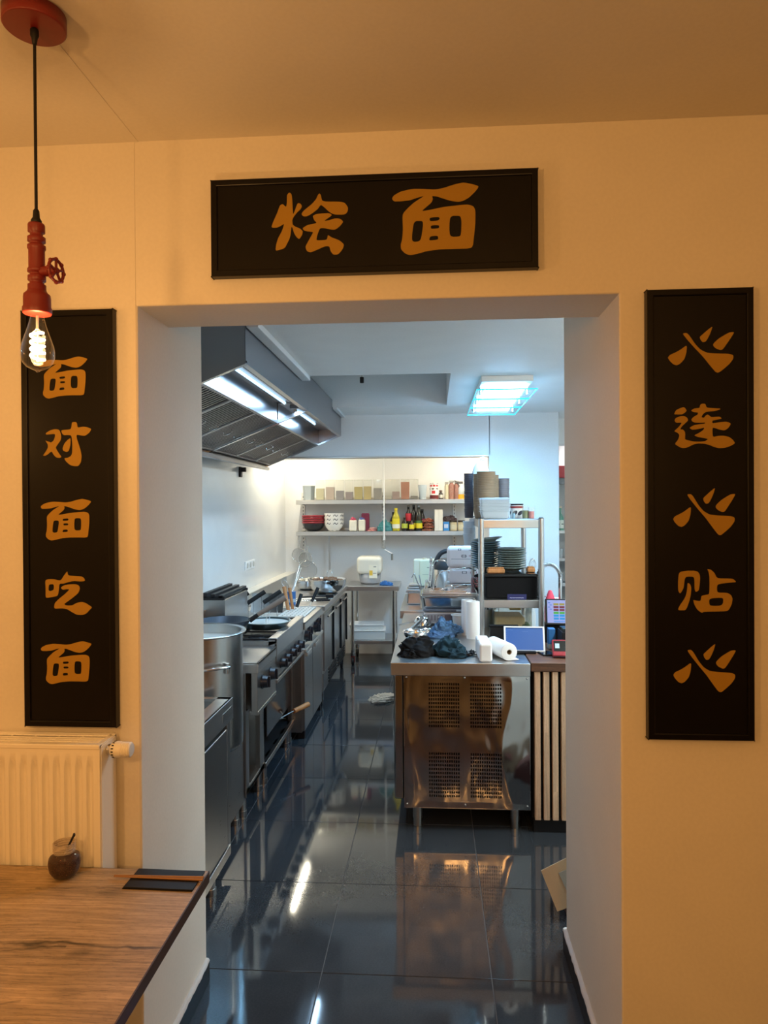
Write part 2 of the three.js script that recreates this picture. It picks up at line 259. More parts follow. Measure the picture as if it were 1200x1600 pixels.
// ---------------------------------------------------------------- signs
const CH = {
  mian: [[[97,262],[120,225],[200,180],[340,152],[480,160],[600,172],[700,158],[820,120],[930,97],[1020,118],[1117,150],[1060,225],[990,290],[930,322],[870,332],[790,318],[700,285],[620,255],[565,248],[578,285],[560,330],[500,380],[440,432],[560,415],[700,388],[860,375],[980,368],[1045,390],[1070,440],[1068,600],[1052,760],[1035,907],[850,905],[660,905],[500,922],[400,950],[310,967],[250,945],[200,890],[197,830],[215,770],[225,640],[218,460],[280,390],[350,325],[420,280],[480,243],[400,262],[310,292],[200,300],[120,300]],
    ['h',[350,548],[455,548],[462,600],[432,800],[322,805]],['h',[770,500],[895,502],[908,560],[905,690],[895,757],[765,757]],['h',[535,515],[640,505],[658,525],[640,552],[540,558]],['h',[550,608],[648,608],[648,648],[550,652]],['h',[540,742],[632,735],[640,785],[528,795]]],
  hui: [[[322,92],[352,120],[362,220],[365,330],[372,412],[430,245],[470,255],[490,290],[475,330],[420,380],[375,440],[358,480],[362,545],[400,575],[460,600],[498,640],[490,690],[450,752],[410,715],[380,660],[358,580],[345,575],[335,680],[320,740],[290,800],[255,870],[130,905],[140,820],[165,730],[215,640],[240,570],[250,525],[200,560],[150,580],[75,575],[110,480],[160,370],[195,270],[230,250],[280,300],[290,220],[290,130]],
    [[720,122],[740,140],[755,225],[800,240],[1000,248],[1060,268],[1100,330],[1095,390],[1060,430],[920,425],[850,385],[790,320],[740,278],[700,340],[620,400],[560,435],[505,435],[480,400],[510,355],[620,270],[680,200],[700,150]],
    [[630,430],[690,405],[850,400],[890,430],[850,460],[780,510],[850,500],[920,478],[990,482],[1040,525],[990,590],[930,635],[860,628],[780,605],[725,605],[690,700],[675,772],[740,775],[820,770],[830,700],[880,740],[980,780],[1045,840],[1030,900],[970,978],[900,980],[865,930],[850,860],[790,860],[700,900],[600,940],[550,920],[530,860],[560,800],[610,710],[640,655],[570,645],[520,635],[492,600],[560,555],[690,535],[650,490]]],
  dui: [[[145,345],[230,290],[320,265],[400,268],[440,300],[468,420],[450,510],[390,590],[345,655],[390,740],[430,800],[470,855],[420,875],[350,860],[300,800],[270,740],[240,745],[180,800],[130,825],[80,822],[140,740],[190,650],[185,580],[130,500],[200,525],[255,550],[310,500],[335,430],[340,370],[300,365],[150,380]],
    [[690,120],[775,118],[795,150],[805,240],[920,220],[1000,230],[1095,270],[1050,350],[960,415],[880,405],[780,385],[790,480],[830,600],[870,740],[885,850],[870,970],[815,1052],[720,1050],[640,1025],[560,950],[520,880],[600,872],[660,840],[690,780],[695,600],[680,400],[600,390],[530,395],[490,370],[460,285],[660,275],[680,220]],
    [[660,455],[655,600],[620,730],[570,752],[500,720],[490,670],[530,570],[600,490]]],
  chi: [[[140,345],[300,335],[430,365],[470,350],[520,270],[595,165],[608,262],[760,272],[890,280],[940,320],[955,375],[880,385],[720,375],[620,395],[520,430],[430,430],[420,560],[395,690],[280,710],[145,735],[150,540]],['h',[215,450],[300,440],[320,470],[315,560],[240,590],[205,570]],
    [[455,520],[510,470],[620,445],[760,440],[830,470],[850,530],[820,620],[720,710],[600,800],[515,860],[580,890],[690,885],[780,830],[880,812],[960,830],[1030,880],[1095,925],[1040,980],[980,1050],[900,1085],[780,1080],[690,1030],[590,965],[490,945],[335,955],[318,920],[335,830],[430,740],[540,650],[640,550],[580,545],[500,560]]],
  xin: [[[395,375],[385,500],[355,600],[290,670],[235,698],[180,680],[120,620],[93,570],[130,525],[200,498],[290,450]],
    [[325,190],[390,182],[430,220],[520,360],[600,450],[700,505],[830,520],[1060,530],[1120,555],[1118,610],[1060,690],[980,760],[890,828],[845,820],[740,690],[640,560],[520,430],[400,290]],
    [[800,85],[760,200],[715,290],[685,330],[645,338],[610,300],[595,250],[660,195],[730,135]],[[1138,185],[1080,280],[990,410],[950,462],[910,468],[840,435],[805,395],[810,360],[890,285],[1000,220],[1060,190]]],
  lian: [[[115,280],[150,210],[270,162],[300,180],[330,230],[260,290],[130,288]],
    [[120,395],[140,350],[220,320],[290,320],[335,350],[352,395],[300,445],[240,500],[215,550],[260,550],[295,590],[300,640],[295,720],[330,735],[440,760],[560,765],[640,755],[690,720],[600,700],[520,685],[445,655],[540,610],[610,560],[625,520],[560,540],[420,560],[370,525],[440,480],[560,460],[630,455],[640,435],[560,440],[460,435],[415,410],[405,375],[450,330],[510,300],[525,262],[440,255],[400,225],[450,190],[545,185],[555,130],[585,110],[640,112],[660,180],[760,190],[890,200],[890,215],[800,240],[650,252],[600,290],[570,345],[620,355],[640,320],[680,295],[720,330],[750,345],[880,335],[920,375],[830,390],[755,405],[755,455],[880,432],[1000,425],[1072,460],[1020,540],[960,578],[870,560],[755,515],[760,690],[850,668],[940,665],[1040,690],[1100,740],[1138,800],[1060,845],[960,878],[860,880],[790,860],[700,820],[620,800],[520,795],[440,810],[360,850],[300,872],[230,868],[120,800],[180,730],[205,650],[180,610],[110,580],[190,510],[250,430],[150,435]]],
  tie: [[[135,165],[260,142],[400,140],[460,160],[490,210],[495,280],[475,470],[420,500],[400,450],[400,240],[260,240],[230,280],[215,430],[155,530],[120,480],[120,320]],[[280,345],[320,360],[345,420],[335,540],[310,650],[270,760],[240,805],[110,805],[150,720],[210,640],[255,560],[275,450]],
    [[615,110],[680,125],[740,180],[780,270],[1030,272],[1070,290],[1110,332],[1000,340],[780,365],[780,510],[960,510],[1020,550],[1045,610],[1030,700],[990,780],[950,820],[550,828],[525,850],[450,800],[400,720],[375,630],[430,645],[505,650],[515,560],[600,545],[650,535],[655,400],[655,240],[640,160]],['h',[645,605],[890,590],[885,690],[840,730],[650,730]]],
};
const soften = (p) => { for (let it = 0; it < 2; it++) { const q = []; p.forEach((a, i) => { const b = p[(i + 1) % p.length], t = it ? 0.25 : 0.17; q.push([a[0] + (b[0] - a[0]) * t, a[1] + (b[1] - a[1]) * t], [b[0] + (a[0] - b[0]) * t, b[1] + (a[1] - b[1]) * t]); }); p = q; } return p; };
function character(kind, cx, cy, w, h, z) {             // brushed gold character standing a hair proud of its board
  const outl = CH[kind], all = outl.filter((o) => o[0] !== 'h').flat(), xs = all.map((p) => p[0]), ys = all.map((p) => p[1]);
  const x0 = Math.min(...xs), x1 = Math.max(...xs), y0 = Math.min(...ys), y1 = Math.max(...ys);
  const f = (p) => soften(p).map(([x, y]) => [cx + ((x - x0) / (x1 - x0) - 0.5) * w, cy - ((y - y0) / (y1 - y0) - 0.5) * h]);
  const out = [];
  for (let i = 0; i < outl.length; i++) {
    if (outl[i][0] === 'h') continue;
    const holes = []; for (let j = i + 1; j < outl.length && outl[j][0] === 'h'; j++) holes.push(f(outl[j].slice(1)));
    out.push(prism(f(outl[i]), 0.0012, 0, holes).translate(0, 0, z));
  }
  return out;
}
function sign(label, x0, x1, y0, y1, chars, group) {
  const cx = (x0 + x1) / 2, cy = (y0 + y1) / 2, t = thing('sign_board', label, 'sign', [cx, cy, WZ], 0, group);
  const hw = (x1 - x0) / 2, hh = (y1 - y0) / 2, e = 0.013;
  mesh('board', box(-hw + 0.004, hw - 0.004, -hh + 0.004, hh - 0.004, 0.002, 0.024, 0.002), M.lacquer, t);
  const bar = (len, horizontal) => { const L = len / 2, g = prism([[-L, 0], [L, 0], [L - e, e], [-L + e, e]], 0.022, 0.003); if (!horizontal) g.rotateZ(-Math.PI / 2); return g; };
  const b0 = bar(hw * 2 - 0.006, true).translate(0, -hh + 0.003, 0.004), b1 = bar(hw * 2 - 0.006, true).rotateZ(Math.PI).translate(0, hh - 0.003, 0.004);
  const b2 = bar(hh * 2 - 0.006, false).translate(-hw + 0.003, 0, 0.004), b3 = bar(hh * 2 - 0.006, false).rotateZ(Math.PI).translate(hw - 0.003, 0, 0.004);
  for (const b of [b0, b1, b2, b3]) mesh('frame_strip', uvBox(b), M.lacquer, t);
  for (const [k, x, y, w, h] of chars) mesh('character', character(k, x - cx, y - cy, w, h, 0.0242), M.gold, t);
}
sign('wide black board with two gold characters hanging above the kitchen opening', -0.603, 0.285, 2.332, 2.598, [['hui', -0.3295, 2.4705, 0.211, 0.173], ['mian', 0.012, 2.471, 0.234, 0.19]]);
sign('tall black board with five gold characters above the radiator, behind the glowing bulb', -1.147, -0.88, 1.09, 2.255, [['mian', -1.026, 2.066, 0.144, 0.116], ['dui', -1.0155, 1.8805, 0.141, 0.123], ['mian', -1.0205, 1.67, 0.147, 0.116], ['chi', -1.0155, 1.4655, 0.135, 0.123], ['mian', -1.024, 1.2705, 0.148, 0.121]]);
sign('tall black board with five gold characters on the bare wall right of the opening', 0.563, 0.837, 1.08, 2.267, [['xin', 0.703, 2.106, 0.17, 0.122], ['lian', 0.711, 1.9065, 0.156, 0.117], ['xin', 0.71, 1.6825, 0.16, 0.125], ['tie', 0.716, 1.474, 0.15, 0.116], ['xin', 0.7095, 1.272, 0.161, 0.128]]);

// ---------------------------------------------------------------- pendant lamp
{
  const X = -0.814, Z = -1.42, t = thing('pendant_lamp', 'red pipe pendant lamp with valve wheel and a glowing bulb', 'lamp', [X, CD - 0.004, Z]);
  const y = (h) => h - CD + 0.004;
  mesh('canopy', lathe([[0, -0.03], [0.058, -0.03], [0.0615, -0.027], [0.0615, 0], [0, 0]], 0, 0, 0, 48), M.red, t);
  mesh('cord_grip', lathe([[0.0, -0.062], [0.0045, -0.062], [0.006, -0.05], [0.0085, -0.045], [0.0085, -0.034], [0.006, -0.03], [0, -0.03]]), M.black, t); mesh('cord_grip', lathe([[0, y(2.288)], [0.0105, y(2.288)], [0.0105, y(2.296)], [0.007, y(2.302)], [0.006, y(2.316)], [0.0035, y(2.32)]]), M.black, t);
  mesh('cord', rod([0, -0.055, 0], [0, y(2.31), 0], 0.0032), M.black, t);
  mesh('pipe_fitting', lathe([[0, 2.289], [0.0155, 2.289], [0.0165, 2.286], [0.0165, 2.272], [0.0125, 2.27], [0.0125, 2.263], [0.0175, 2.261], [0.0175, 2.252], [0.0135, 2.25], [0.0135, 2.246], [0.0178, 2.244], [0.0178, 2.238], [0.0158, 2.235], [0.0158, 2.198], [0.018, 2.195], [0.018, 2.189], [0.0135, 2.187], [0.0135, 2.183], [0.0175, 2.181], [0.0175, 2.172], [0.014, 2.17], [0.014, 2.165], [0.0178, 2.163], [0.0178, 2.153], [0.02, 2.148], [0.0255, 2.143], [0.0265, 2.136], [0.0265, 2.118], [0.0285, 2.115], [0.0285, 2.106], [0.026, 2.103], [0.018, 2.103], [0, 2.104]].map(([r, h]) => [r, y(h)]), 0, 0, 0, 40), M.red, t);
  const wheel = [new THREE.TorusGeometry(0.0225, 0.0032, 8, 40)];
  for (let k = 0; k < 8; k++) { const a = k * Math.PI / 4; wheel.push(new THREE.SphereGeometry(0.0046, 10, 8).translate(0.0235 * Math.cos(a), 0.0235 * Math.sin(a), 0)); }
  for (let k = 0; k < 5; k++) { const a = k * 1.2566 + 0.3; wheel.push(rod([0, 0, 0], [0.0225 * Math.cos(a), 0.0225 * Math.sin(a), 0], 0.0028)); }
  wheel.push(new THREE.CylinderGeometry(0.006, 0.006, 0.008, 14).rotateX(Math.PI / 2));
  mesh('valve_stem', [rod([0.012, y(2.19), 0.002], [0.044, y(2.19), 0.005], 0.007), rod([0.012, y(2.19), 0.002], [0.03, y(2.19), 0.004], 0.0105)], M.red, t);
  mesh('valve_wheel', merge(wheel).rotateY(1.42).translate(0.044, y(2.19), 0.005), M.red, t);
  const bp = [[0.0125, 2.104], [0.0135, 2.095], [0.0165, 2.082], [0.021, 2.068], [0.0265, 2.052], [0.031, 2.038], [0.0332, 2.026], [0.0328, 2.014], [0.0295, 2.003], [0.022, 1.994], [0.012, 1.989], [0.005, 1.9865], [0.0025, 1.9835], [0, 1.983]];
  mesh('bulb_glass', lathe(bp.map(([r, h]) => [r, y(h)]), 0, 0, 0, 40), M.glass, t);
  const sp = []; for (let k = 0; k <= 80; k++) { const a = k / 80 * Math.PI * 2 * 4.2, h = 2.064 - 0.058 * k / 80; sp.push([0.0125 * Math.cos(a), y(h), 0.0125 * Math.sin(a)]); }
  mesh('bulb_filament', [tube(sp, 0.0027, false, 240)], glow(rgb(1, 0.72, 0.36), 34), t);
  mesh('filament_stem', [rod([0, y(2.1), 0], [0, y(2.072), 0], 0.003), rod([0, y(2.075), 0], [0.0125, y(2.064), 0], 0.0006), rod([0, y(2.075), 0], [-0.0125, y(2.064), 0], 0.0006), rod([0, y(2.09), 0], [0, y(2.004), 0], 0.0007)], M.shelfSteel, t);
  const l = new THREE.PointLight(WARM, BULB_I); l.position.set(0, y(2.035), 0); l.shadow.radius = 0.6; t.add(l);
}
// the dining room's other lamps, out of frame behind the camera
DINING_LAMPS.forEach(([x, y, z], i) => {
  const t = thing('ceiling_lamp', ['globe lamp hanging above the aisle before the opening', 'globe lamp hanging left of the radiator', 'globe lamp hanging over the middle of the dining room', 'globe lamp hanging before the dark sideboard'][i], 'lamp', [x, CD, z]), d = y - CD;
  mesh('canopy', cyl(0.05, -0.025, 0), M.red, t); mesh('cord', rod([0, 0, 0], [0, d + 0.06, 0], 0.003), M.black, t);
  mesh('lamp_globe', new THREE.SphereGeometry(0.06, 24, 16).translate(0, d, 0), glow(WARM, 16), t);
});

// ---------------------------------------------------------------- radiator
{
  const t = thing('radiator', 'cream panel radiator under the five-character board at the left wall', 'radiator', [0, 0, 0]);
  const x0 = -1.5, x1 = -0.886, y0 = 0.28, y1 = 1.072, zf = -1.824;
  const prof = []; const pit = 0.0306; for (let x = x0 + 0.012; x < x1 - 0.012; x += pit) prof.push(x);
  // front sheet: ribs pressed between plain bands
  const nx = 240, ny = 40, g = new THREE.PlaneGeometry(x1 - x0, y1 - y0, nx, ny), p = g.attributes.position;
  for (let i = 0; i < p.count; i++) {
    const x = p.getX(i) + (x1 - x0) / 2, y = p.getY(i), top = clamp(((y1 - y0) / 2 - 0.045 - y) / 0.012) * clamp((y + (y1 - y0) / 2 - 0.045) / 0.012), side = clamp((x - 0.012) / 0.01) * clamp((x1 - x0 - 0.016 - x) / 0.01);
    const ph = ((x - 0.02) / pit) % 1, rib = clamp((0.27 - Math.abs(ph - 0.5)) * 9, 0, 1);
    p.setZ(i, -0.011 * top * side * rib);
  }
  g.computeVertexNormals(); g.translate((x0 + x1) / 2, (y0 + y1) / 2, zf);
  mesh('front_panel', [g, box(x0, x1 - 0.001, y0, y1 - 0.002, -1.85, zf - 0.012, 0.002)], M.enamel, t);
  mesh('rear_panel', box(x0, x1 - 0.004, y0, y1, -1.925, -1.905, 0.004), M.enamel, t);
  mesh('side_cover', box(x1 - 0.005, x1 + 0.002, y0 + 0.01, y1 - 0.004, -1.918, zf - 0.006, 0.002), M.enamel, t);
  const gr = mesh('top_grille', [box(x0, x1, y1 - 0.012, y1 + 0.001, zf - 0.016, zf + 0.002, 0.003), box(x0, x1, y1 - 0.012, y1 + 0.001, -1.928, -1.914, 0.003), box(x0, x0 + 0.02, y1 - 0.012, y1, -1.925, zf, 0.002), box(x1 - 0.016, x1, y1 - 0.012, y1, -1.925, zf, 0.002)], M.enamel, t);
  for (let k = 0; k < 4; k++) mesh('slat', box(x0 + 0.01, x1 - 0.01, y1 - 0.009, y1 - 0.001, -1.91 + k * 0.0165, -1.905 + k * 0.0165, 0.0015), M.enamel, gr);
  for (let k = 0; k < 8; k++) mesh('slat', box(x0 + 0.05 + k * 0.068, x0 + 0.055 + k * 0.068, y1 - 0.011, y1 - 0.003, -1.92, zf - 0.01, 0.001), M.enamel, gr);
  const v = mesh('valve', [rod([-0.9, 1.047, -1.868], [-0.872, 1.047, -1.868], 0.009), rod([-0.883, 1.047, -1.868], [-0.874, 1.047, -1.868], 0.015)], M.chrome, t);
  const kx = -0.876, hd = [[0, 0], [0.012, 0], [0.0155, 0.003], [0.0185, 0.006], [0.0215, 0.012], [0.022, 0.022], [0.0215, 0.034], [0.0195, 0.04]];
  for (let k = 0; k < 6; k++) hd.push([0.0195, 0.041 + k * 0.005], [0.0205, 0.0422 + k * 0.005], [0.0205, 0.0445 + k * 0.005], [0.0188, 0.0455 + k * 0.005]);
  hd.push([0.018, 0.073], [0.0165, 0.075], [0, 0.075]);
  mesh('thermostat_head', lathe(hd.map(([r, h]) => [r, h * 0.78])).rotateZ(-Math.PI / 2).translate(kx, 1.047, -1.868), M.enamel, v);
  const marks = []; for (let k = 0; k < 16; k++) { const a = k * Math.PI / 8; marks.push(box(-0.003, 0.003, -0.0016, 0.0016, 0.0215, 0.0225, 0).rotateX(a).translate(kx + 0.0125, 1.047, -1.868)); }
  mesh('scale_marks', marks, M.matBlack, v);
  mesh('inlet_pipe', [rod([-0.95, 0.1, -1.885], [-0.95, 0.3, -1.885], 0.008)], M.enamel, t);
}

// ---------------------------------------------------------------- table and what lies on it
{
  const t = thing('dining_table', 'oak-topped dining table with dark edge in the lower left corner', 'table', [-1.15, 0, -1.186]);
  mesh('tabletop', box(-0.55, 0.558, 0.722, 0.75, -0.63, 0.63, 0.001).translate(0, 0, 0), (() => { const m = M.oakTop; return m; })(), t).geometry.attributes.uv.needsUpdate = true;
  const tg = t.children[0].geometry, uv = tg.attributes.uv, p = tg.attributes.position; for (let i = 0; i < uv.count; i++) uv.setXY(i, p.getX(i) - 1.15, p.getZ(i) - 1.186);
  mesh('edge_band', [box(0.556, 0.561, 0.7205, 0.7497, -0.631, 0.631, 0.001), box(-0.55, 0.56, 0.7205, 0.7497, -0.632, -0.629, 0.001)], M.edge, t);
  mesh('pedestal', [box(-0.05, 0.05, 0.03, 0.722, -0.3, -0.2, 0.004), box(-0.05, 0.05, 0.03, 0.722, 0.2, 0.3, 0.004), box(-0.3, 0.3, 0.69, 0.722, -0.32, 0.32, 0.004)], M.black, t);
  mesh('foot_plate', box(-0.3, 0.25, 0, 0.03, -0.4, 0.4, 0.006), M.black, t);
}
{
  const t = thing('spice_jar', 'round glass jar of dark chilli flakes with a small spoon on the table', 'jar', [-0.955, 0.7505, -1.768]);
  mesh('glass', lathe([[0.02, 0.002], [0.03, 0.004], [0.038, 0.018], [0.0412, 0.036], [0.039, 0.052], [0.033, 0.0625], [0.028, 0.066]], 0, 0, 0, 40), M.glass, t);
  mesh('threaded_neck', [lathe([[0.028, 0.066], [0.0265, 0.068], [0.0265, 0.088], [0.025, 0.0885], [0.025, 0.067]], 0, 0, 0, 40), ...[0.0705, 0.0765, 0.0825, 0.088].map((y) => new THREE.TorusGeometry(0.0268, 0.0014, 8, 40).rotateX(Math.PI / 2).translate(0, y, 0))], M.jarGlass, t);
  const flakes = dataTex(256, 256, (u, v) => { const a = n2(u * 34, v * 34), b = n2(u * 60 + 9, v * 60); return a > 0.62 ? [0.5, 0.33, 0.2] : b > 0.5 ? [0.3, 0.1, 0.05] : [0.13 + 0.05 * a, 0.05, 0.03]; });
  mesh('chilli_flakes', lathe([[0, 0.004], [0.028, 0.006], [0.0365, 0.019], [0.0395, 0.036], [0.038, 0.05], [0.0365, 0.053], [0.015, 0.055], [0, 0.056]], 0, 0, 0, 40), std({ color: 0xffffff, map: rep(flakes, 2, 1), roughness: 0.7 }), t);
  mesh('spoon', [rod([-0.004, 0.05, 0], [0.026, 0.108, 0], 0.0022, 0.003), new THREE.SphereGeometry(0.0034, 10, 8).scale(1, 1.5, 1).translate(0.026, 0.108, 0)], M.iron, t);
}
{
  const t = thing('napkin', 'black folded paper napkin under chopsticks at the table corner', 'napkin', [-0.689, 0.7505, -1.763], -0.02);
  mesh('napkin_layer', box(-0.09, 0.09, 0, 0.0022, -0.046, 0.048, 0.001), M.matBlack, t);
  mesh('napkin_layer', box(-0.088, 0.09, 0.0022, 0.0044, -0.046, 0.046, 0.001), M.black, t);
  const c = thing('chopstick', 'brown wooden chopstick on the wall side of the pair', 'chopstick', [-0.705, 0.7578, -1.768], 0.01, 'pair of chopsticks on the napkin');
  const woodc = std({ color: rgb(0.3, 0.15, 0.06), roughness: 0.35 });
  mesh('shaft', rod([-0.118, 0, 0], [0.05, 0, 0], 0.0016, 0.0028, 12), woodc, c); mesh('handle', rod([0.05, 0, 0], [0.116, 0, 0], 0.0028, 0.0034, 8), woodc, c);
  copyOf(c, [-0.703, 0.7578, -1.7595], -0.015, 'brown wooden chopstick on the near side of the pair');
}

// ---------------------------------------------------------------- extractor hood
{
  const t = thing('extractor_hood', 'long stainless extractor hood with lit lamp channels above the cooking line', 'hood');
  const xf = -0.85, xb = -1.565, hf = 2.364, hb = 2.079, z0 = -6.575, z1 = -3.2, zd = -4.82, top = CK + 0.06;
  const slope = (x) => hf + (x - xf) * (hf - hb) / (xf - xb);
  const body = (za, zb, hole) => profileZ([[xf, hf], [xf, top], [xb, top], [xb, hb]], za, zb);
  mesh('front_plate', [box(xf - 0.004, xf, hf - 0.002, top, z0, z1, 0.001), box(xf - 0.03, xf + 0.001, hf - 0.004, hf + 0.002, z0, z1, 0.001), box(xf - 0.032, xf - 0.028, hf, hf + 0.02, z0, z1, 0.001)], M.hoodSteel, t);
  const plate = (za, zb) => profileZ([[xf, hf - 0.004], [xf, top], [xb, top], [xb, hb - 0.004]], za, zb);
  mesh('end_plate', plate(z1 - 0.004, z1), M.hoodSteel, t); mesh('end_plate', plate(z0, z0 + 0.004), M.hoodSteel, t);
  mesh('rear_plate', [box(xb, xb + 0.004, hb, top, z0, z1, 0.001), box(xb, xb + 0.04, hb - 0.03, hb, z0, z1, 0.002)], M.hoodSteel, t);
  mesh('top_plate', box(xb, xf, top - 0.004, top, z0, z1, 0), M.hoodSteel, t);
  const lip = (z) => profileZ([[xf, hf - 0.006], [xf, hf + 0.02], [xb, hb + 0.02], [xb, hb - 0.006]], z - 0.014, z + 0.014);
  mesh('lip', profileZ([[xf, hf - 0.005], [xf, hf + 0.01], [xb, hb + 0.01], [xb, hb - 0.005]], z1 - 0.03, z1 - 0.003), M.chrome, t);
  mesh('lip', lip(zd), M.chrome, t);
  mesh('lip', profileZ([[xf, hf - 0.005], [xf, hf + 0.01], [xb, hb + 0.01], [xb, hb - 0.005]], z0 + 0.003, z0 + 0.02), M.chrome, t);
  // lamp channels
  const xc = -1.06;
  for (const [za, zb] of [[zd + 0.02, z1 - 0.03], [z0 + 0.02, zd - 0.02]]) {
    mesh('lamp_channel', [box(xc, xf - 0.03, hf + 0.055, hf + 0.06, za, zb, 0.001), box(xc - 0.004, xc, slope(xc) - 0.002, hf + 0.06, za, zb, 0.001), box(xf - 0.034, xf - 0.03, hf, hf + 0.06, za, zb, 0.001)], M.hoodSteel, t);
    const zc = (za + zb) / 2 - (za > -4.8 ? 0.0 : 0);
    const lampZ = za > -4.82 ? -4.0 : -5.38, hl = za > -4.82 ? 0.6 : 0.4;
    const ch = mesh('lamp_housing', [box(-1.0, -0.93, hf + 0.03, hf + 0.055, lampZ - (hl + 0.04), lampZ + (hl + 0.04), 0.004)], M.hoodSteel, t);
    mesh('lamp_tube', rod([-0.965, hf + 0.021, lampZ - hl], [-0.965, hf + 0.021, lampZ + hl], 0.0085, 0.0085, 14), glow(HOODC, 2.4), ch);
    mesh('lamp_cap', [rod([-0.965, hf + 0.021, lampZ - (hl + 0.025)], [-0.965, hf + 0.021, lampZ - hl], 0.012), rod([-0.965, hf + 0.021, lampZ + hl], [-0.965, hf + 0.021, lampZ + (hl + 0.025)], 0.012)], M.shelfSteel, ch);
    // three baffle filters with their slats running up the slope
    const n = 3, len = Math.hypot(xc - 0.004 - (xb + 0.035), slope(xc) - slope(xb + 0.035)), ang = Math.atan2(slope(xc) - slope(xb + 0.035), xc - 0.004 - (xb + 0.035)), w = (zb - za) / n;
    const mx = (xc - 0.004 + xb + 0.035) / 2, my = (slope(xc) + slope(xb + 0.035)) / 2 + 0.012;
    const place = (g) => g.rotateZ(ang).translate(mx, my, 0);
    for (let k = 0; k < n; k++) {
      const c = za + w * (k + 0.5), f = mesh('baffle_filter', [
        place(box(-len / 2, len / 2, -0.012, 0.012, c - w / 2 + 0.002, c - w / 2 + 0.022, 0.002)), place(box(-len / 2, len / 2, -0.012, 0.012, c + w / 2 - 0.022, c + w / 2 - 0.002, 0.002)),
        place(box(-len / 2, -len / 2 + 0.02, -0.012, 0.012, c - w / 2, c + w / 2, 0.002)), place(box(len / 2 - 0.02, len / 2, -0.012, 0.012, c - w / 2, c + w / 2, 0.002)), place(box(-len / 2, len / 2, 0.02, 0.024, c - w / 2, c + w / 2, 0)),
      ], M.hoodSteel, t); mesh('grease_plate', place(box(-len / 2 + 0.01, len / 2 - 0.01, 0.012, 0.018, c - w / 2 + 0.01, c + w / 2 - 0.01, 0)), M.matBlack, f);
      const ns = 13; for (let s = 0; s < ns; s++) { const zs = c - w / 2 + 0.03 + (w - 0.06) * s / (ns - 1); mesh('slat', place(profileZ([[-len / 2 + 0.01, -0.008], [len / 2 - 0.01, -0.008], [len / 2 - 0.01, -0.005], [-len / 2 + 0.01, -0.005]], zs - 0.0065, zs + 0.0065)), M.hoodSteel, f); }
      for (const s of [-1, 1]) mesh('handle', place(tube([[0.02, -0.01, c + s * 0.12], [0.02, -0.03, c + s * 0.12], [-0.03, -0.03, c + s * 0.12], [-0.03, -0.01, c + s * 0.12]], 0.003)), M.chrome, f);
    }
  }
}
// ---------------------------------------------------------------- cooking line, near to far
const XF = -0.95;
const leg = (x, z, h = 0.12, r = 0.021) => [cyl(r, 0.03, h, x, z), cyl(r + 0.004, 0, 0.03, x, z)];
{ // low sink cabinet by the doorway
  const t = thing('sink_cabinet', 'low dark steel cabinet with a small basin just inside the doorway', 'cabinet');
  const z0 = -3.3, z1 = -2.51, x0 = -1.5, top = 0.805;
  mesh('worktop', [box(-1.02, XF, top - 0.012, top, z0, z1, 0.002), box(x0, -1.36, top - 0.012, top, z0, z1, 0.002), box(x0, XF, top - 0.012, top, z0, -3.26, 0.002), box(x0, XF, top - 0.012, top, -2.62, z1, 0.002), box(XF - 0.012, XF + 0.001, top - 0.1, top, z0, z1, 0.002), box(x0, XF, top - 0.1, top, z0 - 0.001, z0 + 0.01, 0.002)], M.steelTop, t);
  mesh('basin', [box(-1.36, -1.02, 0.66, 0.665, -3.26, -2.62, 0.002), box(-1.36, -1.355, 0.66, top - 0.008, -3.26, -2.62, 0.002), box(-1.025, -1.02, 0.66, top - 0.008, -3.26, -2.62, 0.002), box(-1.36, -1.02, 0.66, top - 0.008, -3.26, -3.255, 0.002), box(-1.36, -1.02, 0.66, top - 0.008, -2.625, -2.62, 0.002)], M.steel, t);
  mesh('carcass', [box(x0, -0.985, 0.09, 0.69, z0 + 0.012, z1, 0.004), box(-0.99, -0.962, 0.09, 0.7, z0 + 0.008, z0 + 0.055, 0.004), box(-0.99, -0.962, 0.69, 0.72, z0 + 0.01, z1, 0.003)], M.steelDark, t);
  mesh('door', box(-0.985, -0.958, 0.13, 0.675, z0 + 0.07, z1 + 0.02, 0.006), M.steelDark, t);
  mesh('base_rail', [box(-0.99, -0.955, 0.075, 0.122, z0 + 0.03, z1, 0.004)], M.steel, t);
  mesh('badge', box(-0.951, -0.9475, top - 0.075, top - 0.035, z0 + 0.02, z0 + 0.17, 0.001), M.steel, t);
  for (const [x, z] of [[-0.985, -3.05], [-0.985, -2.6], [-1.45, -3.25], [-1.45, -2.6]]) mesh('leg', leg(x, z, 0.09), M.steel, t);
}
{ // low stove under the stock pot
  const t = thing('stock_pot_stove', 'low steel stove carrying the big stock pot', 'stove');
  mesh('body', box(-1.52, -1.03, 0.1, 0.47, -3.78, -3.36, 0.004), M.steelDark, t);
  mesh('pan_support', [box(-1.5, -1.05, 0.47, 0.49, -3.7, -3.68, 0.003), box(-1.5, -1.05, 0.47, 0.49, -3.46, -3.44, 0.003), box(-1.3, -1.28, 0.47, 0.49, -3.77, -3.37, 0.003)], M.iron, t);
  for (const [x, z] of [[-1.07, -3.4], [-1.07, -3.74], [-1.48, -3.4], [-1.48, -3.74]]) mesh('leg', leg(x, z, 0.1), M.steel, t);
}
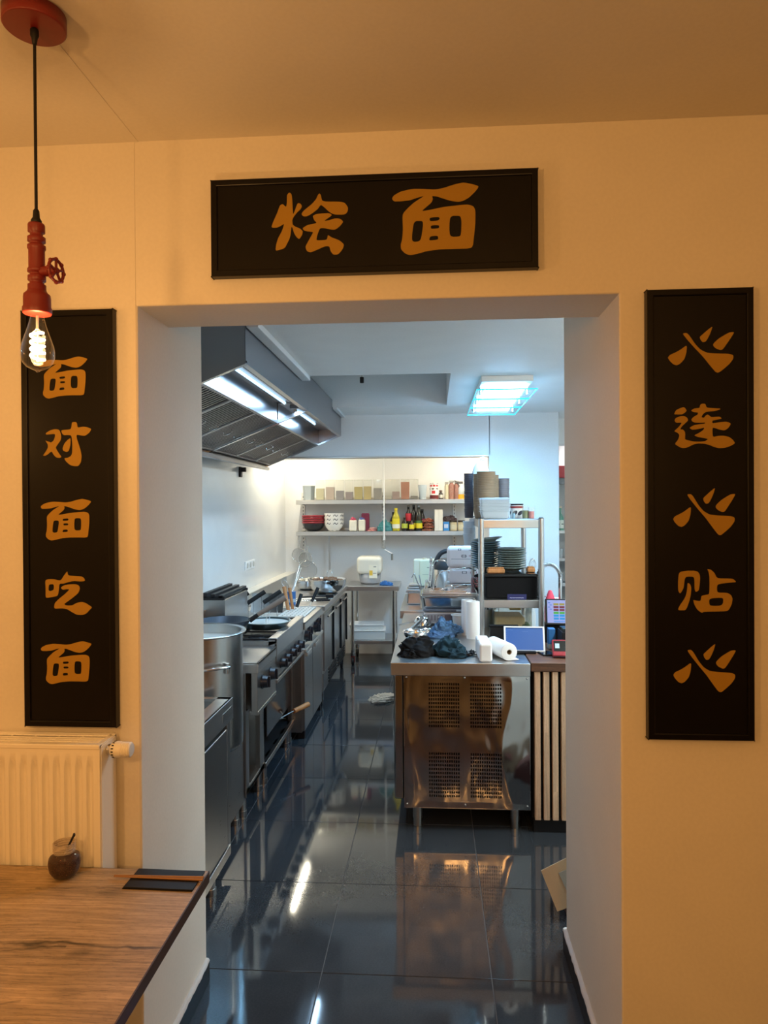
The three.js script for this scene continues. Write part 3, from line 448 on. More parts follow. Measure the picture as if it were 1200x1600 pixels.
{ // stock pot
  const t = thing('stock_pot', 'large steel stock pot of pale broth beside the doorway', 'pot', [-1.2, 0.49, -3.545]);
  mesh('body', lathe([[0, 0], [0.215, 0], [0.223, 0.012], [0.225, 0.03], [0.225, 0.572], [0.241, 0.576], [0.243, 0.581], [0.241, 0.586], [0.218, 0.582], [0.218, 0.03], [0, 0.02]], 0, 0, 0, 72), M.steelPlain, t);
  mesh('broth', lathe([[0, 0.535], [0.15, 0.536], [0.2185, 0.534]], 0, 0, 0, 48), M.broth, t);
  for (const a of [0.9, 4.04]) { const c = Math.cos(a), s = Math.sin(a), q = (r, u, y) => [r * c - u * s, y, r * s + u * c]; mesh('handle', [tube([q(0.223, -0.065, 0.43), q(0.26, -0.06, 0.437), q(0.272, 0, 0.44), q(0.26, 0.06, 0.437), q(0.223, 0.065, 0.43)], 0.0075), rod(q(0.224, -0.065, 0.4), q(0.227, -0.065, 0.45), 0.011), rod(q(0.224, 0.065, 0.4), q(0.227, 0.065, 0.45), 0.011)], M.chrome, t); }
}
const knobGeo = (x, y, z, r = 0.027) => [new THREE.CylinderGeometry(r, r * 1.12, 0.03, 20).rotateZ(-Math.PI / 2).translate(x + 0.019, y, z), box(x + 0.03, x + 0.046, y - r * 0.95, y + r * 0.95, z - 0.007, z + 0.007, 0.003), new THREE.CylinderGeometry(r * 1.25, r * 1.25, 0.005, 20).rotateZ(Math.PI / 2).translate(x + 0.003, y, z)];
{ // flat-top unit
  const t = thing('griddle', 'flat-topped steel griddle unit with knobs over an open dark bay', 'griddle');
  const z0 = -4.24, z1 = -3.79, x0 = -1.6;
  mesh('top_plate', [box(x0, XF, 0.845, 0.86, z0, z1, 0.003), box(x0, XF - 0.002, 0.8, 0.85, z1 - 0.01, z1 + 0.001, 0.003), box(XF - 0.012, XF, 0.8, 0.86, z0, z1, 0.003)], M.steelTop, t);
  mesh('control_panel', [box(-0.99, -0.955, 0.585, 0.805, z0, z1, 0.003), box(-1.0, -0.952, 0.57, 0.592, z0, z1, 0.003)], M.steel, t);
  for (const [zz, yy] of [[-3.9, 0.73], [-4.09, 0.73]]) { const k = mesh('knob', knobGeo(-0.955, yy, zz, 0.032), M.knob, t); }
  mesh('carcass', [box(x0, -1.02, 0.12, 0.8, z1 - 0.006, z1, 0.002), box(x0, -1.03, 0.12, 0.8, z0, z0 + 0.006, 0.002), box(x0, x0 + 0.006, 0.12, 0.8, z0, z1, 0.002), box(x0, -1.03, 0.12, 0.14, z0, z1, 0.002)], M.steelDark, t);
  mesh('frame_post', box(-1.06, -1.03, 0.12, 0.58, z1 - 0.1, z1, 0.003), M.steel, t); mesh('frame_post', box(-1.06, -1.03, 0.12, 0.58, z0, z0 + 0.1, 0.003), M.steel, t);
  mesh('frame_rail', box(-1.06, -1.03, 0.12, 0.155, z0, z1, 0.003), M.steel, t);
  mesh('splashback', [box(-1.5, -1.485, 0.86, 1.05, z0 + 0.02, z1, 0.003), box(-1.6, -1.485, 1.04, 1.055, z0 + 0.02, z1, 0.004), box(-1.6, -1.485, 0.86, 1.04, z1 - 0.008, z1, 0.003)], M.steel, t);
  for (const [x, z] of [[-1.06, -3.85], [-1.06, -4.2], [-1.52, -3.85], [-1.52, -4.2]]) mesh('leg', leg(x, z), M.steel, t);
}
{
  const t = thing('container', 'pale plastic container with a lid in the open bay of the griddle', 'container', [-1.22, 0.14, -4.02]);
  mesh('body', lathe([[0, 0], [0.085, 0], [0.098, 0.24], [0.095, 0.24], [0.08, 0.01], [0, 0.01]]), col(0.3, 0.3, 0.28, 0.5), t); mesh('lid', lathe([[0, 0.252], [0.1, 0.252], [0.102, 0.236], [0.098, 0.236], [0, 0.246]]), M.white, t);
}
{ // gas range
  const t = thing('gas_range', 'steel gas range with black grates above an open dark oven bay', 'stove');
  const z0 = -5.13, z1 = -4.245, x0 = -1.62;
  mesh('hob_top', [box(x0, -0.99, 0.84, 0.862, z0, z1, 0.004), profileZ([[-1.0, 0.86], [XF, 0.88], [XF + 0.002, 0.902], [-1.0, 0.905]], z0, z1), box(x0, XF, 0.76, 0.89, z1 - 0.006, z1, 0.002)], M.steelDark, t);
  mesh('front_rail', [box(XF - 0.05, XF + 0.004, 0.892, 0.909, z0, z1, 0.005), box(XF - 0.012, XF + 0.003, 0.8, 0.905, z0, z1, 0.003)], M.steelTop, t);
  mesh('control_panel', [box(-0.99, -0.957, 0.66, 0.81, z0, z1, 0.003), box(-1.01, -0.945, 0.632, 0.655, z0, z1, 0.004)], M.steelDark, t);
  for (const zz of [-4.39, -4.53, -4.7, -4.84, -4.98]) mesh('knob', knobGeo(-0.957, 0.728, zz, 0.026), M.knob, t);
  mesh('oven_bay', [box(x0, x0 + 0.01, 0.14, 0.66, z0, z1, 0.002), box(x0, -1.04, 0.14, 0.64, z1 - 0.006, z1, 0.002), box(x0, -1.04, 0.14, 0.64, z0, z0 + 0.006, 0.002), box(x0, -1.04, 0.135, 0.15, z0, z1, 0.002), box(x0, -1.06, 0.635, 0.645, z0, z1, 0.002)], M.black, t);
  mesh('frame_post', box(-1.06, -1.03, 0.13, 0.64, z0, z0 + 0.05, 0.003), M.steelDark, t);
  mesh('oven_door', [box(-1.03, -1.018, 0.3, 0.62, z0 + 0.14, z1 - 0.02, 0.003)], M.blackGloss, t);
  mesh('frame_rail', box(-1.06, -1.02, 0.115, 0.15, z0, z1, 0.003), M.steel, t);
  const burn = (x, z) => [cyl(0.055, 0.862, 0.877, x, z, 24, 0.05), cyl(0.03, 0.877, 0.885, x, z, 20)];
  for (const [x, z] of [[-1.13, -4.47], [-1.13, -4.9], [-1.38, -4.47], [-1.38, -4.9]]) mesh('burner', burn(x, z), M.iron, t);
  for (const zc of [-4.47, -4.9]) { const g = []; for (const zz of [-0.19, -0.07, 0.07, 0.19]) g.push(box(-1.46, -1.0, 0.889, 0.9, zc + zz - 0.006, zc + zz + 0.006, 0.003)); for (const xx of [-1.46, -1.23, -1.0]) g.push(box(xx - 0.006, xx + 0.006, 0.878, 0.898, zc - 0.2, zc + 0.2, 0.003)); mesh('grate', g, M.iron, t); }
  // flue riser at the back with three dark louvres
  const fl = mesh('flue', [box(-1.5, -1.36, 0.86, 1.1, z0 + 0.01, -4.53, 0.003), box(-1.362, -1.35, 0.86, 1.1, -4.56, -4.526, 0.002)], M.steel, t);
  for (let k = 0; k < 3; k++) mesh('louver', box(-1.5 + k * 0.052, -1.47 + k * 0.052, 1.1 + 0.0, 1.135 - k * 0.008, z0 + 0.01, -4.53, 0.002).translate(0, 0.012, 0), M.iron, fl);
  mesh('louver_frame', [box(-1.5, -1.355, 1.098, 1.125, -4.542, -4.53, 0.002), box(-1.5, -1.355, 1.098, 1.115, z0 + 0.01, z0 + 0.02, 0.002)], M.iron, fl);
  mesh('rear_splash', [box(-1.53, -1.48, 0.86, 1.03, -4.525, z1 - 0.02, 0.003), box(-1.62, -1.475, 1.025, 1.038, -4.525, z1 - 0.02, 0.004)], M.steel, t);
  for (const [x, z] of [[-1.055, -4.32], [-1.055, -4.98], [-1.055, -5.08], [-1.55, -4.4], [-1.55, -5.0]]) mesh('leg', leg(x, z), M.steel, t);
}
{
  const t = thing('spatula', 'long steel spatula with orange wooden handle jutting from the oven bay', 'spatula');
  mesh('blade', [profileZ([[-0.035, 0], [0.035, 0], [0.035, 0.002], [-0.035, 0.002]], -0.09, 0.09).rotateY(-0.5).translate(-1.07, 0.275, -4.66)], M.chrome, t);
  mesh('shaft', rod([-1.04, 0.277, -4.72], [-0.965, 0.29, -4.87], 0.004), M.steel, t); mesh('handle', rod([-0.97, 0.288, -4.86], [-0.895, 0.297, -5.0], 0.016, 0.019, 16), std({ color: rgb(0.42, 0.17, 0.05), roughness: 0.5 }), t);
}
{
  const t = thing('wok', 'dark iron wok with a grey wooden handle on the near burner', 'wok', [-1.303, 0.915, -4.36]);
  mesh('pan', lathe([[0, 0], [0.055, 0.004], [0.107, 0.025], [0.147, 0.06], [0.16, 0.085], [0.157, 0.087], [0.142, 0.064], [0.102, 0.031], [0.055, 0.009], [0, 0.006]], 0, 0, 0, 48), std({ color: rgb(0.09, 0.095, 0.11), metalness: 0.8, roughness: 0.42 }), t);
  mesh('socket', rod([0.15, 0.075, -0.03], [0.22, 0.125, -0.045], 0.016, 0.013), M.iron, t); mesh('handle', rod([0.2, 0.112, -0.04], [0.37, 0.215, -0.08], 0.014, 0.019, 16), col(0.24, 0.2, 0.175, 0.75), t);
}
{
  const t = thing('saucepan', 'shallow black pan full of milky broth on the front burner', 'pan', [-1.115, 0.9005, -4.67]);
  mesh('pan', lathe([[0, 0], [0.12, 0], [0.135, 0.006], [0.158, 0.04], [0.163, 0.043], [0.16, 0.047], [0.153, 0.043], [0.13, 0.012], [0, 0.008]], 0, 0, 0, 48), col(0.02, 0.03, 0.03, 0.3), t);
  mesh('rim', new THREE.TorusGeometry(0.16, 0.0035, 8, 64).rotateX(Math.PI / 2).translate(0, 0.046, 0), col(0.3, 0.36, 0.34, 0.25), t);
  mesh('broth', lathe([[0, 0.034], [0.1, 0.034], [0.148, 0.036]], 0, 0, 0, 40), M.broth, t);
  mesh('ladle_hook', tube([[0.02, 0.035, 0.02], [0.03, 0.08, 0.02], [0.025, 0.1, 0.03], [0.01, 0.06, 0.04], [0.012, 0.036, 0.05]], 0.0025), M.chrome, t);
}
{ // noodle boiler
  const t = thing('noodle_boiler', 'steel noodle boiler with a pale perforated cover and black knobs', 'boiler');
  const z0 = -5.95, z1 = -5.135, x0 = -1.62, xf = -0.935, top = 0.86;
  mesh('worktop', [box(-1.03, xf, top - 0.012, top, z0, z1, 0.003), box(x0, -1.5, top - 0.012, top, z0, z1, 0.003), box(x0, xf, top - 0.012, top, z1 - 0.05, z1, 0.003), box(x0, xf, top - 0.012, top, z0, z0 + 0.05, 0.003), box(xf - 0.01, xf, 0.8, top, z0, z1, 0.004)], M.shelfSteel, t);
  mesh('boiling_tank', [box(-1.5, -1.03, 0.6, 0.61, z0 + 0.05, z1 - 0.05, 0.002), box(-1.5, -1.49, 0.6, 0.855, z0 + 0.05, z1 - 0.05, 0.002), box(-1.04, -1.03, 0.6, 0.855, z0 + 0.05, z1 - 0.05, 0.002), box(-1.5, -1.03, 0.6, 0.855, z1 - 0.06, z1 - 0.05, 0.002), box(-1.5, -1.03, 0.6, 0.855, z0 + 0.05, z0 + 0.06, 0.002)], M.steel, t);
  mesh('boiling_water', box(-1.49, -1.04, 0.7, 0.82, z0 + 0.06, z1 - 0.06, 0), M.broth, t);
  mesh('control_panel', [profileZ([[-1.02, 0.66], [xf - 0.035, 0.66], [xf - 0.02, 0.8], [-1.02, 0.8]], z0, z1), box(-1.02, xf + 0.005, 0.64, 0.662, z0, z1, 0.003)], M.shelfSteel, t);
  for (const [y, zz] of [[0.745, -5.26], [0.715, -5.34], [0.76, -5.37], [0.745, -5.66], [0.715, -5.74], [0.765, -5.77]]) mesh('knob', knobGeo(xf - 0.03, y, zz, 0.03), M.knob, t);
  mesh('carcass', [box(x0, -0.965, 0.05, 0.645, z0, z1, 0.003)], M.steelDark, t);
  for (const [a, b] of [[z1 - 0.36, z1 - 0.01], [z0 + 0.01, z1 - 0.375]]) { const d = mesh('door', box(-0.97, -0.945, 0.06, 0.63, a, b, 0.004), M.steel, t); mesh('door_pull', box(-0.95, -0.925, 0.6, 0.632, b - 0.2, b - 0.03, 0.004), M.shelfSteel, d); }
  mesh('foot', [box(-1.0, -0.95, 0, 0.05, z0 + 0.02, z0 + 0.07, 0.003), box(-1.55, -1.5, 0, 0.05, z0 + 0.02, z0 + 0.07, 0.003), box(-1.0, -0.95, 0, 0.05, z1 - 0.07, z1 - 0.02, 0.003), box(-1.55, -1.5, 0, 0.05, z1 - 0.07, z1 - 0.02, 0.003)], M.black, t);
  // perforated cover
  const holes = []; for (let i = 0; i < 6; i++) for (let j = 0; j < 7; j++) { const x = 0.03 + i * 0.031, y = 0.04 + j * 0.072 + (i % 2) * 0.02; holes.push([[x - 0.0065, y - 0.018], [x + 0.0065, y - 0.018], [x + 0.0065, y + 0.018], [x - 0.0065, y + 0.018]]); }
  mesh('perforated_cover', uvBox(prism([[0, 0], [0.21, 0], [0.21, 0.53], [0, 0.53]], 0.003, 0, holes).rotateX(-Math.PI / 2).translate(-1.19, 0.8665, -5.35)), col(0.72, 0.71, 0.66, 0.35), t);
  mesh('cover_rim', [box(-1.19, -0.98, 0.8545, 0.8685, -5.353, -5.346, 0.001), box(-1.19, -0.98, 0.8545, 0.8685, -5.884, -5.877, 0.001)], M.shelfSteel, t);
}
for (const [x, y, z, lab] of [[-1.46, 0.98, -5.27, 'noodle basket with black handle, first from the doorway'], [-1.34, 0.985, -5.3, 'noodle basket with black handle, second from the doorway'], [-1.225, 0.985, -5.33, 'noodle basket with black handle, third from the doorway']]) {
  const t = thing('noodle_basket', lab, 'basket', [x, 0, z], 0, 'noodle baskets in the boiler');
  mesh('handle', rod([-0.06, y - 0.005, 0.03], [0.06, y + 0.075, -0.03], 0.017, 0.017, 14), M.black, t);
  mesh('wire', [tube([[-0.055, y, 0.028], [-0.055, 0.86, 0.028], [-0.055, 0.8, 0.03]], 0.0032), tube([[-0.02, y + 0.02, 0.01], [-0.02, 0.87, 0.01], [-0.02, 0.8, 0.01]], 0.0032), tube([[0.035, y + 0.055, -0.018], [0.035, 0.9, -0.018], [0.035, 0.81, -0.02]], 0.0032)], M.chrome, t);
  mesh('mesh_cup', lathe([[0.0, 0.7], [0.045, 0.705], [0.05, 0.84], [0.047, 0.84], [0.042, 0.71], [0, 0.705]], 0, 0, 0, 20), M.steelDark, t);
}
{
  const t = thing('steel_tray', 'upright bright steel pan lid leaning behind the black basket handles', 'lid');
  mesh('lid', [profileZ([[-0.13, 0], [0.13, 0], [0.13, 0.003], [-0.13, 0.003]], -0.08, 0.08).rotateX(1.15).translate(-1.33, 0.935, -5.62), rod([-1.42, 0.862, -5.585], [-1.2, 0.862, -5.585], 0.005)], M.chrome, t);
}
{
  const t = thing('brush_pot', 'bundle of wooden-handled skimmers standing in the boiler', 'utensils', [-1.2, 0.86, -5.72]);
  t.name = 'skimmer_bundle';
  mesh('handle', rod([0.03, -0.02, 0.03], [-0.02, 0.19, -0.03], 0.014, 0.017, 12), M.wood, t); mesh('handle', rod([0.055, -0.01, -0.02], [0.02, 0.18, -0.05], 0.012, 0.014, 12), M.wood, t);
  mesh('wire_hook', [tube([[-0.02, 0.19, -0.03], [-0.04, 0.225, -0.03], [-0.02, 0.245, -0.03], [0.005, 0.22, -0.03], [0.018, 0.18, -0.04]], 0.003)], M.steel, t);
}
for (const [a, b, lab] of [[[-1.11, 0.89, -5.72], [-1.085, 0.985, -5.78], 'short black ladle handle standing beside the wooden skimmers'], [[-1.03, 0.9, -5.96], [-0.985, 1.01, -6.02], 'black ladle handle leaning over the perforated cover']]) {
  const t = thing('ladle_handle', lab, 'ladle'); mesh('grip', rod(a, b, 0.013, 0.015, 14), M.black, t); mesh('stem', rod([a[0] - 0.02, 0.858, a[2] + 0.02], a, 0.004), M.chrome, t);
}
{ // refrigerated counter
  const t = thing('refrigerated_counter', 'steel refrigerated counter with barred doors at the far end of the cooking line', 'counter');
  const z0 = -7.52, z1 = -5.955, x0 = -1.58, xf = -0.915, top = 0.865;
  mesh('worktop', [box(x0, xf, top - 0.04, top, z0, z1, 0.004)], M.steelTop, t);
  mesh('upstand', box(x0 - 0.004, x0 + 0.012, top - 0.02, 0.965, z0, z1, 0.004), M.shelfSteel, t);
  mesh('carcass', [box(x0, -0.945, 0.13, top - 0.04, z0 + 0.01, z1 - 0.005, 0.003)], M.shelfSteel, t);
  for (const [a, b] of [[-6.5, -6.0], [-7.02, -6.52], [-7.48, -7.04]]) { const d = mesh('door', box(-0.948, -0.928, 0.3, 0.79, a, b, 0.004), M.steel, t); mesh('door_bar', [box(-0.928, -0.912, 0.3, 0.79, a, a + 0.02, 0.003)], M.black, d); mesh('door_handle', rod([-0.905, 0.76, b - 0.06], [-0.905, 0.76, a + 0.06], 0.008), M.chrome, d); }
  const lv = mesh('louver_panel', box(-0.948, -0.935, 0.135, 0.285, z0 + 0.02, z1 - 0.02, 0.003), M.steelDark, t);
  for (let s = 0; s < 2; s++) for (let k = 0; k < 5; k++) mesh('slat', box(-0.936, -0.926, 0.15 + k * 0.026, 0.162 + k * 0.026, -6.75 - s * 0.6, -6.25 - s * 0.6, 0.002), M.black, lv);
  for (const [x, z] of [[-0.97, -7.44], [-0.97, -6.05], [-1.5, -7.44], [-1.5, -6.05]]) { const c = mesh('caster', [new THREE.CylinderGeometry(0.045, 0.045, 0.026, 24).rotateZ(Math.PI / 2).translate(x, 0.045, z)], M.black, t); mesh('fork', [box(x - 0.02, x + 0.02, 0.09, 0.132, z - 0.02, z + 0.02, 0.004), box(x - 0.019, x - 0.015, 0.04, 0.1, z - 0.015, z + 0.015, 0.002), box(x + 0.015, x + 0.019, 0.04, 0.1, z - 0.015, z + 0.015, 0.002)], M.chrome, c); }
}
const bowlProfile = (r, h, foot = 0.45, th = 0.004) => { const o = [], n = 10; for (let i = 0; i <= n; i++) { const a = i / n; o.push([r * (foot + (1 - foot) * Math.sin(a * Math.PI / 2)), h * (1 - Math.cos(a * Math.PI / 2))]); } const inn = o.map(([x, y]) => [Math.max(0.001, x - th), y + th * 0.6]).reverse(); return [[0, 0], ...o, [r + 0.006, h], [r + 0.006, h + 0.003], ...inn, [0, th]]; };
{
  const t = thing('mixing_bowl', 'big steel mixing bowl heaped with dark food on the far counter', 'bowl', [-1.03, 0.866, -6.86]);
  mesh('bowl', lathe(bowlProfile(0.185, 0.135, 0.35), 0, 0, 0, 56), M.chrome, t);
  const lumps = []; for (let k = 0; k < 46; k++) { const a = rnd() * 6.283, r = 0.14 * Math.sqrt(rnd()); lumps.push(new THREE.IcosahedronGeometry(rr(0.014, 0.026), 1).scale(1, 0.7, 1.2).translate(r * Math.cos(a), 0.125 + rr(0, 0.018) - r * 0.05, r * Math.sin(a))); }
  const f = mesh('food_pieces', [lumps, cyl(0.15, 0.05, 0.12, 0, 0, 24, 0.172)], col(0.14, 0.075, 0.045, 0.5), t); f.userData.kind = 'stuff';
}
{
  const t = thing('mixing_bowl', 'smaller steel bowl with pale contents on the counter behind the big bowl', 'bowl', [-1.27, 0.866, -7.16]);
  mesh('bowl', lathe(bowlProfile(0.13, 0.095, 0.5), 0, 0, 0, 40), M.chrome, t); mesh('dough', crumple(0.2, 0.2, 0.05, 4).translate(0, 0.07, 0), col(0.72, 0.66, 0.52, 0.7), t);
}
{
  const t = thing('blue_tin', 'small blue tin holding a long spoon behind the perforated cover', 'tin', [-1.225, 0.866, -6.05]);
  mesh('tin', [cyl(0.042, 0.0, 0.11, 0, 0, 28), cyl(0.044, 0.106, 0.112, 0, 0, 28)], col(0.04, 0.13, 0.32, 0.35), t); mesh('band', cyl(0.0428, 0.02, 0.05, 0, 0, 28), col(0.4, 0.45, 0.5, 0.4), t);
  mesh('spoon', [rod([0, 0.06, 0], [0.06, 0.33, -0.1], 0.005), rod([0.005, 0.06, 0.02], [0.075, 0.31, -0.09], 0.004)], M.chrome, t);
}
{
  const t = thing('tongs', 'dark steel tongs lying on the counter before the big bowl', 'tongs', [-1.06, 0.872, -6.42], 0.2);
  mesh('arm', [tube([[-0.14, 0.012, 0.02], [0, 0.02, 0.035], [0.12, 0.012, 0.012]], 0.006)], M.iron, t); mesh('arm', [tube([[-0.14, 0.012, -0.02], [0, 0.012, -0.03], [0.12, 0.012, 0.0]], 0.006)], M.iron, t); mesh('hinge', [box(0.08, 0.15, 0, 0.035, -0.03, 0.035, 0.01)], M.black, t);
}
for (const [x, z, ry, lab] of [[-1.05, -6.2, 0.12, 'long steel skewer nearest the perforated cover'], [-1.08, -6.3, 0.05, 'long steel chopstick behind the skewer on the counter']]) { const t = thing('skewer', lab, 'utensil', [x, 0.872, z], ry); mesh('shaft', rod([-0.16, 0.004, 0], [0.08, 0.006, 0], 0.0045), M.chrome, t); mesh('grip', rod([0.02, 0.006, 0], [0.14, 0.008, 0], 0.008), M.black, t); }
{ // socket strip and lamp-black bracket on the left wall
  const t = thing('wall_socket', 'white triple wall socket above the cooking line', 'socket', [KX0, 1.166, -6.55]);
  mesh('plate', box(0, 0.012, -0.04, 0.04, -0.165, 0.165, 0.004), M.white, t);
  for (const z of [-0.108, 0, 0.108]) mesh('outlet', [new THREE.CylinderGeometry(0.022, 0.026, 0.008, 20).rotateZ(Math.PI / 2).translate(0.014, 0, z)], col(0.55, 0.54, 0.5, 0.5), t);
  const w = thing('wall_bracket', 'small black bracket on the white wall under the hood', 'bracket', [KX0, 2.02, -6.24]);
  mesh('base', box(0, 0.02, -0.045, 0.045, -0.03, 0.03, 0.004), M.black, w); mesh('arm', [box(0.018, 0.06, 0.0, 0.04, -0.015, 0.015, 0.004)], M.black, w);
  const c = thing('ceiling_sensor', 'small black sensor hanging from the raised ceiling edge', 'sensor', [-0.457, CK, -4.62]);
  mesh('body', [box(-0.013, 0.013, -0.045, -0.005, -0.015, 0.01, 0.006)], M.black, c); mesh('clip', box(-0.006, 0.006, -0.01, 0.004, -0.006, 0.006, 0.002), M.shelfSteel, c);
}

// ---------------------------------------------------------------- niche at the back: lamp, shelves, stores
for (const [x, lab] of [[-1.45, 'warm white tube lamp high at the left of the back niche'], [0.38, 'warm white tube lamp high at the right of the back niche']]) {
  const t = thing('tube_lamp', lab, 'lamp', [x, 2.42, -7.4]);
  mesh('housing', box(-0.035, 0.035, 0, 0.05, -0.68, 0.68, 0.006), M.white, t);
  mesh('lamp_tube', rod([0, -0.012, -0.62], [0, -0.012, 0.62], 0.014, 0.014, 16), glow(NICHE, 24), t);
  mesh('hanger', rod([0, 0.05, -0.5], [0, CK - 2.42, -0.5], 0.004), M.steel, t); mesh('hanger', rod([0, 0.05, 0.5], [0, CK - 2.42, 0.5], 0.004), M.steel, t);
}
const SX = (px) => -1.531 + (px - 463) * 0.007157, S1 = 1.782, S2 = 1.43, SZ = -7.985;
function shelf(lab, y) {
  const t = thing('wall_shelf', lab, 'shelf', [0, y, 0]);
  mesh('board', [box(-1.53, 0.37, -0.004, 0, KZ + 0.005, -7.875, 0.001), box(-1.53, 0.37, -0.05, 0, -7.879, -7.875, 0.001), box(-1.53, 0.37, -0.05, -0.046, -7.89, -7.875, 0.001), box(-1.53, 0.37, 0, 0.03, KZ, KZ + 0.004, 0.001)], M.shelfSteel, t);
  for (const x of [-1.5, -0.57, 0.25]) mesh('bracket', uvBox(prism([[0, -0.06], [0.28, -0.012], [0.28, -0.004], [0, -0.004]], 0.004).rotateY(-Math.PI / 2).translate(x, 0, KZ + 0.005)), M.steel, t);
  return t;
}
shelf('upper steel wall shelf holding the clear canisters', S1); shelf('lower steel wall shelf holding bowls and sauce bottles', S2);
for (const [x, lab] of [[-1.505, 'slotted steel rail carrying the shelves at their far left end'], [-0.575, 'slotted steel rail carrying the shelves behind the white crank rod'], [0.245, 'slotted steel rail carrying the shelves behind the spice jars']]) { const t = thing('shelf_rail', lab, 'rail', [x, 0, KZ]); mesh('rail', [box(-0.02, 0.02, 1.22, 1.87, 0, 0.012, 0.002)], M.shelfSteel, t); const sl = []; for (let y = 1.25; y < 1.85; y += 0.04) sl.push(box(-0.004, 0.004, y, y + 0.02, 0.011, 0.0128, 0)); mesh('slot', sl, M.iron, t); }
function canister(px, w, fill, color, lab, tall = 0.222, tapered = 0.9) {
  const t = thing('canister', lab, 'canister', [SX(px), S1, SZ + 0.02]);
  const ring = (h0, h1, a, b) => { const g = new THREE.CylinderGeometry(b, a, h1 - h0, 4, 1, true).rotateY(Math.PI / 4); g.translate(0, (h0 + h1) / 2, 0); return g; };
  const k = w * 0.7071;
  mesh('jar', [ring(0.002, tall, k * tapered, k), ring(tall - 0.004, tall + 0.004, k * 1.03, k * 1.03), new THREE.CylinderGeometry(k * tapered, k * tapered, 0.003, 4).rotateY(Math.PI / 4).translate(0, 0.002, 0)].map((g) => { const n = g.toNonIndexed(); n.computeVertexNormals(); return n; }), M.plastic, t);
  if (fill > 0.005) { const f = (k * tapered + (k - k * tapered) * fill / tall) * 0.96, g = new THREE.CylinderGeometry(f, k * tapered * 0.96, fill, 4, 1).rotateY(Math.PI / 4).translate(0, fill / 2 + 0.004, 0).toNonIndexed(); g.computeVertexNormals(); uvBox(g); mesh('contents', g, std({ color: rgb(...color), roughness: 0.85, map: texGrain }), t); }
}
const texGrain = rep(dataTex(256, 256, (u, v) => grey(0.86 + 0.14 * n2(u * 40, v * 40) - (n2(u * 70, v * 70) > 0.5 ? 0.2 : 0))), 8, 8);
canister(500, 0.095, 0.125, [0.68, 0.62, 0.4], 'clear canister of pale speckled beans beside the grey box');
canister(516, 0.1, 0.14, [0.6, 0.47, 0.4], 'clear canister holding a pinkish beige powder');
canister(531.5, 0.095, 0.098, [0.3, 0.27, 0.3], 'clear canister part filled with dark grey seeds');
canister(546, 0.09, 0.085, [0.36, 0.28, 0.29], 'clear canister part filled with purplish beans');
canister(560.8, 0.1, 0.14, [0.66, 0.53, 0.18], 'clear canister of yellow grains with darker specks');
canister(575, 0.09, 0.145, [0.72, 0.55, 0.2], 'clear canister of even yellow flour');
canister(591, 0.098, 0.125, [0.42, 0.38, 0.34], 'clear canister of grey brown seeds left of the white crank rod');
canister(607.5, 0.085, 0.04, [0.6, 0.55, 0.45], 'nearly empty clear canister right of the white crank rod');
canister(619.5, 0.09, 0.085, [0.55, 0.38, 0.34], 'clear canister with pinkish crumbs beside the orange one');
canister(634, 0.1, 0.19, [0.68, 0.27, 0.15], 'canister filled high with orange red powder');
canister(648, 0.09, 0.035, [0.25, 0.23, 0.2], 'clear canister with a thin dark layer at its bottom');
{ const t = thing('storage_box', 'grey blue storage box at the left end of the upper shelf', 'box', [SX(481), S1, SZ], 0.5); mesh('box', lathe([[0, 0], [0.062, 0.002], [0.07, 0.155], [0, 0.158]], 0, 0, 0, 6), std({ color: rgb(0.3, 0.34, 0.36), roughness: 0.5, flatShading: true }), t); mesh('lid', cyl(0.073, 0.155, 0.165, 0, 0, 6), col(0.36, 0.4, 0.42), t); }
{ const t = thing('measuring_cup', 'tapered milky plastic beaker between canister and red and white tin', 'cup', [SX(661), S1, SZ]); mesh('cup', lathe([[0, 0], [0.036, 0], [0.05, 0.16], [0.053, 0.161], [0.048, 0.158], [0.034, 0.004], [0, 0.004]]), M.milky, t); mesh('foot', cyl(0.04, 0, 0.012), M.milky, t); }
const label = (draw, w = 256, h = 256) => std({ color: 0xffffff, roughness: 0.6, map: canvasTex(w, h, draw) });
const canTex = label((c, w, h) => { c.fillStyle = '#e9e6df'; c.fillRect(0, 0, w, h); c.fillStyle = '#c3272b'; for (let k = 0; k < 8; k++) c.fillRect(k * 32 + 3, 18, 24, 30); c.fillStyle = '#5e1416'; c.fillRect(0, 190, w, 66); c.fillStyle = '#2a1715'; for (let k = 0; k < 6; k++) { c.fillRect(k * 44 + 6, 78, 26, 12); c.fillRect(k * 44 + 16, 70, 8, 34); } c.fillStyle = '#cf3032'; for (let k = 0; k < 3; k++) c.fillRect(k * 88 + 8, 118, 34, 48); });
{ const t = thing('food_tin', 'red and white printed tin on the upper shelf', 'tin', [SX(679), S1, SZ + 0.02], 1.2); mesh('tin', [new THREE.CylinderGeometry(0.048, 0.048, 0.17, 32, 1, true).translate(0, 0.087, 0)], canTex, t); mesh('lid', [cyl(0.049, 0.17, 0.178, 0, 0, 32), cyl(0.049, 0, 0.004, 0, 0, 32)], M.chrome, t); }
{ const t = thing('pepper_bottle', 'small dark bottle right of the red and white tin', 'bottle', [SX(689.5), S1, SZ]); mesh('bottle', lathe([[0, 0], [0.024, 0], [0.024, 0.06], [0.014, 0.075], [0.014, 0.085], [0, 0.085]]), col(0.06, 0.05, 0.045, 0.2), t); mesh('cap', cyl(0.017, 0.082, 0.1), col(0.1, 0.06, 0.05), t); mesh('label', cyl(0.0245, 0.015, 0.05), col(0.6, 0.56, 0.5), t); }
